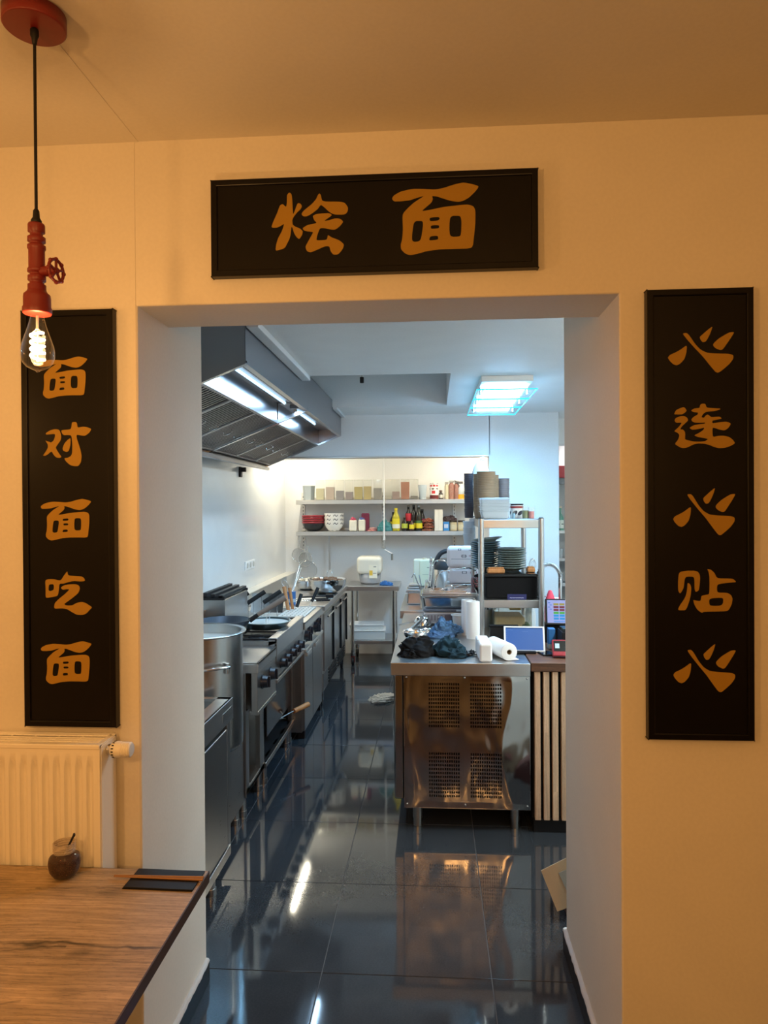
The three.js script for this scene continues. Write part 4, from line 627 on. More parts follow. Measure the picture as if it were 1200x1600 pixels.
const spice = dataTex(128, 128, (u, v) => { const a = n2(u * 22, v * 22); return a > 0.3 ? [0.75, 0.45, 0.42] : a > -0.1 ? [0.45, 0.2, 0.2] : [0.68, 0.6, 0.52]; });
for (const [px, r, h, c, lab] of [[698.5, 0.024, 0.17, null, 'slim jar of pale herbs beside the spice jars'], [706, 0.03, 0.185, 1, 'tall glass jar of pink peppercorns'], [714, 0.028, 0.18, 1, 'glass jar of pink peppercorns nearest the spray bottle']]) { const t = thing('spice_jar', lab, 'jar', [SX(px), S1, SZ + 0.02]); mesh('glass', lathe([[0, 0], [r, 0], [r, h * 0.88], [r * 0.7, h * 0.94], [r * 0.7, h], [0, h]]), c ? std({ color: 0xffffff, map: rep(spice, 3, 2), roughness: 0.3 }) : col(0.55, 0.5, 0.36, 0.3), t); mesh('lid', cyl(r * 0.9, h, h + 0.022), M.steel, t); }
{ const t = thing('spray_bottle', 'spray bottle with orange base at the right end of the upper shelf', 'bottle', [SX(721), S1, SZ + 0.04]); mesh('bottle', lathe([[0, 0.05], [0.034, 0.05], [0.034, 0.12], [0.012, 0.15], [0.012, 0.17], [0, 0.17]]), M.milky, t); mesh('base', cyl(0.0345, 0, 0.052), col(0.75, 0.36, 0.02), t); mesh('trigger', [box(-0.05, 0.02, 0.17, 0.195, -0.012, 0.012, 0.005), rod([-0.035, 0.175, 0], [-0.015, 0.13, 0], 0.005), rod([-0.045, 0.19, 0], [-0.075, 0.205, 0], 0.007)], col(0.1, 0.09, 0.09), t); }
// lower shelf
for (let k = 0; k < 4; k++) { const t = thing('red_bowl', ['dark serving bowl with red rim at the bottom of its stack', 'dark serving bowl with red rim, second from the bottom', 'dark serving bowl with red rim, third from the bottom', 'dark serving bowl with red rim topping its stack'][k], 'bowl', [SX(488), S2 + 0.001 + k * 0.024, SZ], 0, 'stacked red-rimmed bowls'); mesh('bowl', lathe(bowlProfile(0.125, 0.1, 0.36), 0, 0, 0, 44), col(0.03, 0.03, 0.032, 0.15), t); mesh('rim', lathe([[0.125, 0.088], [0.134, 0.099], [0.134, 0.106], [0.122, 0.106], [0.118, 0.09]], 0, 0, 0, 44), col(0.33, 0.02, 0.03, 0.3), t); }
const scriptTex = label((c, w, h) => { c.fillStyle = '#eeebe4'; c.fillRect(0, 0, w, h); c.strokeStyle = '#3a3a42'; c.lineWidth = 5; for (let r = 0; r < 4; r++) for (let k = 0; k < 8; k++) { const x = k * 64 + (r % 2) * 30 + 6, y = 30 + r * 62; c.beginPath(); c.moveTo(x, y + 8); c.quadraticCurveTo(x + 12, y - 12, x + 20, y + 4); c.quadraticCurveTo(x + 28, y + 14, x + 38, y - 4); c.stroke(); } }, 512, 256);
for (let k = 0; k < 3; k++) { const t = thing('white_bowl', ['white bowl with dark brush marks at the bottom of its stack', 'white bowl with dark brush marks in the middle of its stack', 'white bowl with dark brush marks on top of its stack'][k], 'bowl', [SX(521), S2 + 0.001 + k * 0.045, SZ + 0.01], 0, 'stacked white patterned bowls'); mesh('bowl', lathe([[0, 0], [0.06, 0], [0.064, 0.012], [0.09, 0.04], [0.106, 0.075], [0.112, 0.11], [0.114, 0.112], [0.109, 0.11], [0.102, 0.076], [0.085, 0.044], [0.05, 0.014], [0, 0.012]], 0, 0, 0, 44), scriptTex, t); mesh('foot', cyl(0.06, 0, 0.008, 0, 0, 30), M.white, t); }
const sackTex = label((c, w, h) => { c.fillStyle = '#e4ddcb'; c.fillRect(0, 0, w, h); c.fillStyle = '#8a8577'; for (let k = 0; k < 4; k++) c.fillRect(40, 90 + k * 26, 160 - k * 14, 7); c.fillStyle = '#b9a27c'; c.fillRect(40, 60, 120, 12); });
for (const [px, w, h, top, lab] of [[552, 0.085, 0.125, [0.55, 0.06, 0.12], 'cream flour bag with a pink folded top'], [566, 0.075, 0.13, [0.08, 0.12, 0.32], 'cream flour bag with a dark blue top']]) { const t = thing('flour_bag', lab, 'bag', [SX(px), S2, SZ + 0.05]); mesh('bag', box(-w / 2, w / 2, 0.001, h, -0.04, 0.04, 0.016), sackTex, t); mesh('top_fold', crumple(w * 1.02, 0.07, 0.04, px, 2).translate(0, h - 0.008, 0), col(...top, 0.4), t); }
{ const t = thing('carton', 'dark red carton standing behind the flour bags', 'box', [SX(570), S2, SZ - 0.06]); mesh('carton', box(-0.045, 0.045, 0, 0.19, -0.025, 0.025, 0.002), col(0.27, 0.03, 0.07), t); mesh('flap', box(-0.04, 0.04, 0.19, 0.2, -0.02, 0.02, 0.002), col(0.35, 0.05, 0.09), t); }
{ const t = thing('food_packet', 'flat pink food packets lying beside the flour bags', 'packet', [SX(582), S2, SZ + 0.04]); mesh('packet', crumple(0.15, 0.1, 0.028, 71, 2), col(0.62, 0.25, 0.22, 0.3), t); mesh('packet', crumple(0.13, 0.1, 0.022, 72, 2).translate(0.01, 0.022, -0.01), col(0.66, 0.36, 0.32, 0.3), t); }
{ const t = thing('dish_cloth', 'crumpled teal cloth at the middle of the lower shelf', 'cloth', [SX(602), S2 + 0.001, SZ + 0.06]); mesh('cloth', crumple(0.19, 0.15, 0.13, 31, 4), col(0.07, 0.24, 0.25, 0.9), t); }
const yel = [0.75, 0.6, 0.02], dk = [0.018, 0.012, 0.01];
function bottle(px, dz, r, h, body, lab, bands, cap) {
  const t = thing('sauce_bottle', lab, 'bottle', [SX(px), S2 + 0.001, SZ + dz]);
  mesh('bottle', lathe([[0, 0], [r * 0.94, 0], [r, 0.006], [r, h * 0.56], [r * 0.85, h * 0.66], [r * 0.42, h * 0.8], [r * 0.38, h * 0.93], [0, h * 0.93]], 0, 0, 0, 28), col(...body, 0.12), t);
  for (const [a, b, c] of bands) mesh('label', new THREE.CylinderGeometry(a > 0.56 ? r * 0.9 : r + 0.0008, r + 0.0008, (b - a) * h, 28, 1, true).translate(0, (a + b) / 2 * h, 0), col(...c, 0.5), t);
  mesh('cap', cyl(r * 0.44, h * 0.92, h), col(...cap, 0.4), t);
}
bottle(619.5, 0.07, 0.043, 0.255, [0.5, 0.42, 0.03], 'yellow sauce bottle with a yellow cap', [[0.12, 0.3, [0.75, 0.72, 0.6]], [0.3, 0.54, yel]], yel);
bottle(615, -0.02, 0.04, 0.21, dk, 'dark sauce bottle half hidden behind the yellow bottle', [[0.2, 0.5, yel]], dk);
bottle(633, 0.06, 0.034, 0.15, dk, 'short dark sauce bottle with a green label', [[0.2, 0.55, [0.5, 0.55, 0.06]]], dk);
bottle(638.5, 0.0, 0.034, 0.285, dk, 'tall dark sauce bottle with a red label', [[0.38, 0.56, [0.6, 0.03, 0.04]], [0.56, 0.68, [0.6, 0.03, 0.04]]], [0.15, 0.12, 0.1]);
bottle(647, 0.0, 0.036, 0.29, dk, 'tall dark sauce bottle with yellow label, second of the tall three', [[0.12, 0.3, yel]], [0.02, 0.02, 0.02]);
bottle(655, 0.05, 0.04, 0.285, [0.02, 0.018, 0.012], 'tall dark sauce bottle with wide yellow label beside the brown packets', [[0.1, 0.3, yel], [0.3, 0.4, [0.05, 0.14, 0.03]]], [0.3, 0.3, 0.3]);
bottle(660, -0.05, 0.036, 0.24, dk, 'dark bottle with pink label behind the rightmost tall bottle', [[0.35, 0.55, [0.45, 0.05, 0.12]]], dk);
bottle(644, 0.09, 0.028, 0.12, [0.05, 0.02, 0.015], 'little dark jar with yellow label in front of the tall bottles', [[0.2, 0.6, yel]], [0.04, 0.03, 0.02]);
for (let k = 0; k < 4; k++) { const t = thing('noodle_packet', ['brown food packet at the bottom of the pile beside the tall bottles', 'brown food packet second in the pile beside the tall bottles', 'brown food packet third in the pile beside the tall bottles', 'brown food packet on top of the pile beside the tall bottles'][k], 'packet', [SX(670) + rr(-0.01, 0.01), S2 + k * 0.034, SZ + 0.04], rr(-0.3, 0.3), 'pile of brown packets'); mesh('packet', crumple(0.135, 0.13, 0.042, 80 + k, 3), col(0.3 + 0.06 * (k % 2), 0.1, 0.05, 0.28), t); mesh('seal', box(-0.075, -0.06, 0.008, 0.014, -0.05, 0.05, 0.002), col(0.5, 0.25, 0.12), t); }
{ const t = thing('paper_box', 'tall plain cream box on the lower shelf', 'box', [SX(685.5), S2, SZ + 0.06], 0.05); mesh('box', box(-0.045, 0.045, 0, 0.235, -0.045, 0.045, 0.003), col(0.75, 0.7, 0.6, 0.6), t); mesh('seam', box(-0.001, 0.001, 0.002, 0.233, 0.0445, 0.046, 0), col(0.6, 0.55, 0.45), t); }
{ const t = thing('herb_bag', 'dark bag of dried food behind the small jars', 'bag', [SX(702), S2 + 0.1, SZ - 0.07]); mesh('bag', crumple(0.2, 0.1, 0.075, 91, 3), col(0.1, 0.055, 0.055, 0.35), t); mesh('box_under', box(-0.1, 0.09, -0.1, 0.004, -0.05, 0.05, 0.003), col(0.09, 0.08, 0.07), t); }
{ const t = thing('blue_carton', 'small blue carton in front of the dark bag', 'box', [SX(697.5), S2, SZ + 0.07]); mesh('carton', box(-0.033, 0.033, 0, 0.1, -0.025, 0.025, 0.002), col(0.03, 0.22, 0.55), t); mesh('print', box(-0.024, 0.02, 0.03, 0.075, 0.0245, 0.0256, 0), col(0.5, 0.6, 0.75), t); }
for (const [px, lab] of [[708.5, 'squat tan jar with dark lid beside the blue carton'], [721, 'squat tan jar with dark lid at the right end of the lower shelf']]) { const t = thing('sauce_jar', lab, 'jar', [SX(px), S2, SZ + 0.05], 0, 'two tan jars'); mesh('jar', lathe([[0, 0], [0.038, 0], [0.042, 0.01], [0.042, 0.085], [0.036, 0.095], [0, 0.095]]), col(0.56, 0.46, 0.27, 0.35), t); mesh('lid', cyl(0.039, 0.094, 0.115), col(0.05, 0.035, 0.02, 0.4), t); mesh('label', new THREE.CylinderGeometry(0.0427, 0.0427, 0.05, 28, 1, true).translate(0, 0.045, 0), col(0.66, 0.58, 0.4), t); }
{ const t = thing('crank_rod', 'white shutter crank rod hanging in front of the shelves', 'rod', [-0.535, 0, -7.78]); mesh('rod', rod([0, 1.36, 0], [0, 2.554, 0], 0.008), M.white, t); mesh('joint', [rod([0, 1.335, 0], [0, 1.375, 0], 0.013)], M.white, t); mesh('grip', rod([0, 1.235, 0], [0, 1.335, 0], 0.012), col(0.3, 0.3, 0.29), t); mesh('crank', [rod([0, 1.232, 0], [0.085, 1.185, 0], 0.008)], M.white, t); mesh('handle', rod([0.085, 1.185, 0], [0.085, 1.115, 0], 0.011), col(0.16, 0.16, 0.15), t); }
// utensils hanging under the lower shelf
function sieve(lab, x, z, r, y0, yc, tilt) {
  const t = thing('sieve', lab, 'sieve', [x, 0, z], tilt);
  mesh('rim', new THREE.TorusGeometry(r, 0.005, 8, 40).translate(0, yc, 0), M.chrome, t);
  const g = []; for (let k = -6; k <= 6; k++) { const o = k * r / 6.5, l = Math.sqrt(Math.max(0, r * r - o * o)), b = (q) => -0.035 * (1 - (q * q + o * o) / (r * r)); const a = [], c = []; for (let s = -4; s <= 4; s++) { const q = s / 4 * l; a.push([o, yc + q, b(q)]); c.push([q, yc + o, b(q)]); } g.push(tube(a, 0.0011), tube(c, 0.0011)); }
  mesh('mesh_basket', g, M.steel, t); mesh('handle', [rod([-0.01, yc + r, 0], [-0.008, y0, 0], 0.004), rod([0.01, yc + r, 0], [0.008, y0, 0], 0.004), tube([[-0.008, y0, 0], [0, y0 + 0.03, 0], [0.008, y0, 0]], 0.004)], M.chrome, t);
}
sieve('round wire sieve hanging foremost under the lower shelf', -1.43, -8.02, 0.105, 1.24, 0.985, 0.2);
sieve('round wire sieve hanging behind the foremost one', -1.47, -8.1, 0.085, 1.3, 1.105, -0.2);
sieve('small wire sieve hanging leftmost under the lower shelf', -1.55, -8.14, 0.08, 1.34, 1.15, 0.1);
{ const t = thing('hanging_ladle', 'long steel ladle hanging under the lower shelf above the big bowl', 'ladle', [-1.185, 0, -8.08]); mesh('handle', box(-0.011, 0.011, 0.98, 1.39, -0.003, 0.003, 0.002), M.steel, t); mesh('hook', tube([[0, 1.385, 0], [0, 1.41, 0.01], [0, 1.4, 0.025]], 0.004), M.chrome, t); mesh('scoop', [tube([[-0.011, 0.99, 0], [-0.028, 0.95, 0.01], [-0.03, 0.9, 0.02]], 0.005), tube([[0.011, 0.99, 0], [0.028, 0.95, 0.01], [0.03, 0.9, 0.02]], 0.005), new THREE.SphereGeometry(0.045, 24, 12, 0, 6.3, Math.PI / 2, Math.PI / 2).translate(0, 0.9, 0.03)], M.chrome, t); }
// ---------------------------------------------------------------- trolley
{
  const t = thing('trolley', 'steel trolley table on castors in the back niche', 'trolley'), x0 = -0.945, x1 = -0.365, z0 = -8.12, z1 = -7.58;
  mesh('top', [box(x0, x1, 0.8, 0.852, z0, z1, 0.006)], M.steelTop, t);
  mesh('shelf', [box(x0 + 0.05, x1 - 0.05, 0.225, 0.262, z0 + 0.05, z1 - 0.03, 0.004)], M.steelTop, t);
  for (const [x, z] of [[x0 + 0.075, z1 - 0.03], [x1 - 0.06, z1 - 0.03], [x0 + 0.075, z0 + 0.05], [x1 - 0.06, z0 + 0.05]]) {
    mesh('leg', [cyl(0.02, 0.1, 0.8, x, z), cyl(0.026, 0.098, 0.13, x, z)], M.chrome, t);
    const c = mesh('caster', new THREE.CylinderGeometry(0.038, 0.038, 0.026, 24).rotateZ(Math.PI / 2 ).translate(x, 0.038, z), M.black, t);
    mesh('fork', [box(x - 0.02, x - 0.015, 0.03, 0.1, z - 0.016, z + 0.016, 0.002), box(x + 0.015, x + 0.02, 0.03, 0.1, z - 0.016, z + 0.016, 0.002), cyl(0.02, 0.085, 0.1, x, z)], z > -7.8 && x < -0.8 ? M.redDark : M.chrome, c);
  }
}
{
  const t = thing('rice_dispenser', 'cream rounded rice dispenser with clear grey base on the trolley', 'dispenser', [-0.7, 0.852, -7.85]);
  mesh('tub', lathe([[0, 0], [0.105, 0.002], [0.118, 0.02], [0.13, 0.115], [0, 0.115]], 0, 0, 0, 8).rotateY(0.39), col(0.36, 0.36, 0.37, 0.25), t);
  mesh('hood', box(-0.137, 0.137, 0.11, 0.305, -0.13, 0.13, 0.045), col(0.8, 0.77, 0.66, 0.35), t);
  mesh('label', std && box(-0.0, 0.09, 0.07, 0.215, 0.1285, 0.1315, 0.001), label((c, w, h) => { c.fillStyle = '#f1ecd9'; c.fillRect(0, 0, w, h); }), t);
  mesh('notice', box(0.005, 0.04, 0.1, 0.155, 0.131, 0.1325, 0), col(0.78, 0.5, 0.06), t); mesh('print', [box(0.05, 0.08, 0.19, 0.2, 0.131, 0.1323, 0), box(0.045, 0.08, 0.12, 0.128, 0.131, 0.1323, 0)], col(0.3, 0.3, 0.28), t);
}
{ const t = thing('rubber_gloves', 'crumpled blue rubber gloves on the trolley corner', 'gloves', [-0.52, 0.853, -7.68]); mesh('glove', crumple(0.13, 0.1, 0.05, 51, 4), col(0.015, 0.13, 0.4, 0.4), t); mesh('glove', crumple(0.1, 0.08, 0.04, 52, 4).translate(0.04, 0, 0.02), col(0.02, 0.15, 0.45, 0.4), t); }
for (const [x, y, z, w, h, lab] of [[-0.7, 0.262, -7.75, 0.34, 0.1, 'white lidded tray on the trolley shelf, lower of two'], [-0.73, 0.368, -7.78, 0.36, 0.05, 'white lidded tray on the trolley shelf, upper of two']]) { const t = thing('food_tray', lab, 'tray', [x, y, z], 0.06); mesh('tray', box(-w / 2, w / 2, 0, h, -0.12, 0.12, 0.012), col(0.7, 0.69, 0.64, 0.4), t); mesh('lid', box(-w / 2 - 0.008, w / 2 + 0.008, h - 0.004, h + 0.008, -0.128, 0.128, 0.004), M.white, t); }
{ const t = thing('floor_rag', 'beige rag lying on the tiles beside the refrigerated island', 'cloth', [-0.44, 0.0, -6.25], 0.4); mesh('cloth', crumple(0.3, 0.22, 0.05, 61, 3), col(0.62, 0.58, 0.5, 0.95), t); mesh('fold', crumple(0.2, 0.12, 0.035, 62, 3).translate(-0.06, 0.004, 0.08), col(0.66, 0.62, 0.54, 0.95), t); }

// ---------------------------------------------------------------- refrigerated island with a wavy perforated end panel
const TOP = 0.885;
{
  const t = thing('refrigerated_island', 'refrigerated steel island with a buckled shiny end panel of four perforated grilles', 'counter');
  const x0 = -0.158, x1 = 0.497, y0 = 0.119, y1 = 0.82, z0 = -5.44, zf = -3.722;
  mesh('worktop', [box(-0.226, 0.498, TOP - 0.068, TOP, z0, -3.705, 0.004)], M.steelTop, t);
  mesh('carcass', [box(-0.15, 0.485, 0.15, 0.82, z0 + 0.02, -3.9, 0.003), box(-0.16, 0.49, 0.14, 0.15, z0 + 0.02, zf - 0.008, 0), box(-0.15, -0.14, 0.15, 0.82, -3.9, zf - 0.01, 0), box(0.47, 0.485, 0.15, 0.82, -3.9, zf - 0.01, 0)], M.black, t);
  // doors on the aisle side, their edges seen from the doorway
  for (const [a, b] of [[-4.55, -3.75], [-5.42, -4.57]]) { const d = mesh('door', box(-0.212, -0.16, 0.15, 0.812, a, b, 0.01), M.mirror, t); mesh('door_seal', box(-0.162, -0.15, 0.16, 0.8, a + 0.01, b - 0.01, 0.002), M.black, d); }
  // the end panel: a grid whose lines follow the slots, buckled like thin sheet
  const bands = (a0, a1, n, duty) => { const r = []; for (let k = 0; k < n; k++) { const p = (a1 - a0) / n; r.push([a0 + p * (k + (1 - duty) / 2), a0 + p * (k + (1 + duty) / 2)]); } return r; };
  const colsB = [...bands(-0.03, 0.133, 14, 0.62), ...bands(0.187, 0.351, 14, 0.62)], rowsB = [...bands(0.173, 0.415, 12, 0.6), ...bands(0.54, 0.78, 12, 0.6)];
  const lines = (b, a, z, step) => { const s = new Set([a, z]); b.forEach(([p, q]) => { s.add(p); s.add(q); }); const o = [...s].sort((p, q) => p - q), r = []; for (let i = 0; i < o.length - 1; i++) { const n = Math.max(1, Math.ceil((o[i + 1] - o[i]) / step)); for (let k = 0; k < n; k++) r.push(o[i] + (o[i + 1] - o[i]) * k / n); } r.push(o[o.length - 1]); return r; };
  const gx = lines(colsB, x0, x1, 0.008), gy = lines(rowsB, y0, y1, 0.008);
  const edge = (x, y) => clamp((x - x0) / 0.03) * clamp((x1 - x) / 0.03) * clamp((y - y0) / 0.03) * clamp((y1 - y) / 0.03);
  const wave = (x, y) => (0.0035 * n2(x * 3.1 + 4.2, y * 2.1 + 1.7) + 0.0012 * n2(x * 8 + 9, y * 5 + 2) + 0.0025 * Math.sin((x - 0.3) * 9 + y * 2)) * (0.35 + 0.65 * edge(x, y)) + 0.0021 * Math.exp(-(((x - 0.375 - 0.035 * Math.sin(y * 9 + 1)) / 0.022) ** 2)) * edge(x, y) + 0.0012 * Math.exp(-(((x + 0.128 - 0.02 * Math.sin(y * 7)) / 0.012) ** 2)) * clamp((y - y0) / 0.05) - 0.0016 * Math.exp(-(((x - 0.3 + 0.3 * (y - 0.45)) / 0.03) ** 2) - ((y - 0.47) / 0.1) ** 2);
  const pos = [], nor = [], uv = [], idx = [];
  for (const y of gy) for (const x of gx) { const e = 1e-3, dx = (wave(x + e, y) - wave(x - e, y)) / (2 * e), dy = (wave(x, y + e) - wave(x, y - e)) / (2 * e), l = Math.hypot(dx, dy, 1); pos.push(x, y, zf + wave(x, y)); nor.push(-dx / l, -dy / l, 1 / l); uv.push(x, y); }
  const inB = (b, v) => b.some(([p, q]) => v > p && v < q);
  for (let j = 0; j < gy.length - 1; j++) for (let i = 0; i < gx.length - 1; i++) { if (inB(colsB, (gx[i] + gx[i + 1]) / 2) && inB(rowsB, (gy[j] + gy[j + 1]) / 2)) continue; const a = j * gx.length + i, b = a + 1, c = a + gx.length, d = c + 1; idx.push(a, b, d, a, d, c); }
  const g = new THREE.BufferGeometry(); g.setAttribute('position', new THREE.Float32BufferAttribute(pos, 3)); g.setAttribute('normal', new THREE.Float32BufferAttribute(nor, 3)); g.setAttribute('uv', new THREE.Float32BufferAttribute(uv, 2)); g.setIndex(idx);
  const ep = mesh('end_panel', [g], M.mirror, t);
  mesh('panel_edge', [box(x0 - 0.001, x0 + 0.002, y0, y1, zf - 0.02, zf, 0), box(x1 - 0.002, x1 + 0.001, y0, y1, zf - 0.02, zf, 0), box(x0, x1, y0 - 0.001, y0 + 0.002, zf - 0.02, zf, 0)], M.steel, ep);
  for (const [x, y] of [[x0 + 0.014, y1 - 0.014], [0.16, y1 - 0.014], [x1 - 0.016, y1 - 0.016], [x0 + 0.014, y0 + 0.02], [0.16, y0 + 0.02], [x1 - 0.016, y0 + 0.02]]) mesh('screw', new THREE.SphereGeometry(0.005, 12, 8).scale(1, 1, 0.5).translate(x, y, zf + 0.003), M.chrome, ep);
  for (const [x, z] of [[-0.09, -3.79], [0.425, -3.79], [-0.09, -5.3], [0.425, -5.3]]) mesh('leg', [cyl(0.026, 0.04, 0.15, x, z), cyl(0.023, 0, 0.045, x, z)], M.steel, t);
}
{
  const t = thing('work_table', 'second steel work table behind the refrigerated island', 'table'), z0 = -6.5, z1 = -5.46;
  mesh('top', box(-0.258, 0.5, 0.84, 0.9, z0, z1, 0.004), M.steelTop, t); mesh('lower_shelf', box(-0.2, 0.46, 0.2, 0.23, z0 + 0.04, z1 - 0.04, 0.003), M.steel, t);
  for (const [x, z] of [[-0.2, z1 - 0.06], [0.44, z1 - 0.06], [-0.2, z0 + 0.06], [0.44, z0 + 0.06]]) mesh('leg', cyl(0.02, 0, 0.84, x, z), M.steel, t);
  mesh('apron', [box(-0.215, 0.46, 0.74, 0.84, z1 - 0.05, z1 - 0.045, 0.001), box(-0.22, -0.215, 0.74, 0.84, z0 + 0.04, z1 - 0.04, 0.001)], M.steelDark, t);
}
{ // slatted bar
  const t = thing('bar_counter', 'bar counter with a brown wooden top and pale vertical slats on black', 'counter');
  mesh('top', [box(0.502, 2.2, 0.842, 0.888, -4.4, -3.712, 0.004)], M.bar, t);
  mesh('backing', [box(0.51, 2.18, 0.07, 0.842, -4.36, -3.752, 0.002)], M.matBlack, t); mesh('plinth', box(0.515, 2.18, 0, 0.07, -4.34, -3.737, 0.002), M.black, t);
  for (let k = 0; k < 12; k++) { const x = 0.521 + k * 0.0455; mesh('slat', box(x, x + 0.0295, 0.068, 0.84, -3.756, -3.722, 0.002), M.slat[k % 3], t); }
}
{
  const t = thing('sink_table', 'steel sink table behind the till', 'table'), z0 = -5.9, z1 = -4.42;
  mesh('top', box(0.51, 1.5, 0.84, 0.88, z0, z1, 0.004), M.steelTop, t); mesh('skirt', box(0.53, 1.48, 0.1, 0.84, z0 + 0.02, z1 - 0.03, 0.004), M.steelDark, t); mesh('plinth', box(0.55, 1.45, 0, 0.1, z0 + 0.05, z1 - 0.06, 0.002), M.black, t);
}
{ // rack
  const t = thing('shelf_rack', 'steel two-tier rack standing on the counter, loaded with plates and bowls', 'rack'), x0 = 0.3, x1 = 0.672, z0 = -5.35, z1 = -4.48;
  for (const [x, z] of [[x0, z1], [x1, z1], [x0, z0], [x1, z0]]) { const p = mesh('post', [cyl(0.0185, TOP + 0.002, 1.622, x, z, 24)], M.steelTop, t); mesh('cap', cyl(0.0185, 1.62, 1.628, x, z, 20, 0.012), M.black, p); }
  for (const [y, h] of [[1.614, 0.052], [1.113, 0.05]]) mesh('shelf', [box(x0 + 0.012, x1 - 0.012, y - h, y, z1 - 0.02, z1 + 0.006, 0.003), box(x0 + 0.012, x1 - 0.012, y - h, y, z0 - 0.006, z0 + 0.02, 0.003), box(x0 - 0.006, x0 + 0.02, y - h, y, z0, z1, 0.003), box(x1 - 0.02, x1 + 0.006, y - h, y, z0, z1, 0.003), box(x0, x1, y - 0.006, y, z0, z1, 0.001)], M.steelTop, t);
}
{
  const t = thing('storage_bin', 'black lidded storage bin on the middle tier of the rack', 'bin', [0.49, 1.114, -4.79]);
  mesh('bin', box(-0.16, 0.168, 0, 0.138, -0.24, 0.26, 0.012), M.matBlack, t); mesh('lid', [box(-0.17, 0.172, 0.136, 0.158, -0.25, 0.268, 0.008)], M.blackGloss, t);
}
{ const t = thing('blue_card', 'small dark blue card standing against the black bin', 'card', [0.521, 1.1135, -4.486], 0, undefined); const m = label((c, w, h) => { c.fillStyle = '#22275e'; c.fillRect(0, 0, w, h); c.fillStyle = '#c8cbe8'; for (let k = 0; k < 17; k++) c.fillRect(34 + k * 11, 52 + (k % 3) * 2, 7, 13 - (k % 2) * 3); }, 256, 92); const g = new THREE.BoxGeometry(0.118, 0.034, 0.004).translate(0, 0.018, 0.002); mesh('card', [g], m, t); mesh('foot', box(-0.05, 0.05, 0, 0.002, -0.012, 0.002, 0), m, t); }
const texKraft = rep(dataTex(128, 128, (u, v) => grey(0.92 + 0.08 * n2(u * 60, v * 60))), 6, 6); M.kraft.map = texKraft; M.card.map = texKraft;
const ORD = 'lowest,second,third,fourth,fifth,sixth,seventh,eighth,ninth,tenth,eleventh,twelfth,thirteenth,fourteenth,fifteenth,sixteenth,seventeenth,eighteenth,nineteenth,twentieth,twenty-first,twenty-second'.split(',');
function stack(name, cat, lab, group, n, pitch, base, make, wob = 0.002) {      // each member is labelled by its place in the stack
  const which = (k) => lab.replace('#', k === n - 1 ? 'topmost' : k ? ORD[k] + ' from the bottom' : 'lowest');
  const first = thing(name, which(0), cat, [base[0], base[1], base[2]], 0, group); make(first);
  for (let k = 1; k < n; k++) copyOf(first, [base[0] + rr(-wob, wob), base[1] + k * pitch, base[2] + rr(-wob, wob)], cat === 'tub' && name === 'clear_tub' ? 0 : rr(0, 6), which(k));
}
const plateGeo = lathe([[0, 0], [0.055, 0], [0.06, 0.004], [0.088, 0.014], [0.1, 0.019], [0.101, 0.0215], [0.098, 0.0225], [0.085, 0.018], [0.058, 0.008], [0, 0.006]], 0, 0, 0, 40);
const footGeo = lathe([[0.05, -0.002], [0.054, -0.002], [0.056, 0.002], [0.048, 0.002]], 0, 0, 0, 32);
const plate = (c) => (t) => { mesh('plate', plateGeo, c, t); mesh('foot_ring', footGeo, c, t); };
const sage = col(0.23, 0.3, 0.29, 0.3), teal = col(0.11, 0.2, 0.25, 0.3);
stack('plate', 'plate', 'grey-green plate, # of the shorter stack on the black bin', 'shorter stack of grey-green plates', 9, 0.0155, [0.515, 1.276, -4.76], plate(sage));
stack('plate', 'plate', 'blue-green plate, # of the taller stack behind the rack post', 'taller stack of blue-green plates', 12, 0.0148, [0.355, 1.276, -4.86], plate(teal));
{ const t = thing('tilted_plate', 'grey-green plate lying askew on top of the taller plate stack', 'plate', [0.37, 1.462, -4.86]); const p = mesh('plate', plateGeo.clone().rotateZ(0.1), sage, t); mesh('foot_ring', footGeo.clone().rotateZ(0.1), sage, t); }
for (const [x, z, w, lab] of [[0.4, -4.6, 0.11, 'small wooden coaster block left of the grey-green plates'], [0.63, -4.66, 0.05, 'small wooden block right of the grey-green plates']]) { const t = thing('wooden_block', lab, 'block', [x, 1.273, z]); mesh('block', box(-w / 2, w / 2, 0, 0.026, -0.04, 0.04, 0.006), M.wood, t); mesh('top_piece', box(-w / 2 + 0.006, w / 2 - 0.004, 0.026, 0.034, -0.03, 0.03, 0.004), M.wood, t); }
{ const t = thing('wire_whisk', 'small wire whisk standing at the right end of the bin lid', 'whisk', [0.655, 1.272, -4.75]); const g = []; for (let k = 0; k < 6; k++) { const a = k * Math.PI / 6; g.push(tube([[0, 0.0, 0], [0.024 * Math.cos(a), 0.035, 0.024 * Math.sin(a)], [0.012 * Math.cos(a), 0.075, 0.012 * Math.sin(a)], [0, 0.08, 0], [-0.012 * Math.cos(a), 0.075, -0.012 * Math.sin(a)], [-0.024 * Math.cos(a), 0.035, -0.024 * Math.sin(a)], [0, 0, 0]], 0.0009)); } mesh('wires', g, M.chrome, t); mesh('ferrule', cyl(0.006, 0, 0.01), M.chrome, t); }
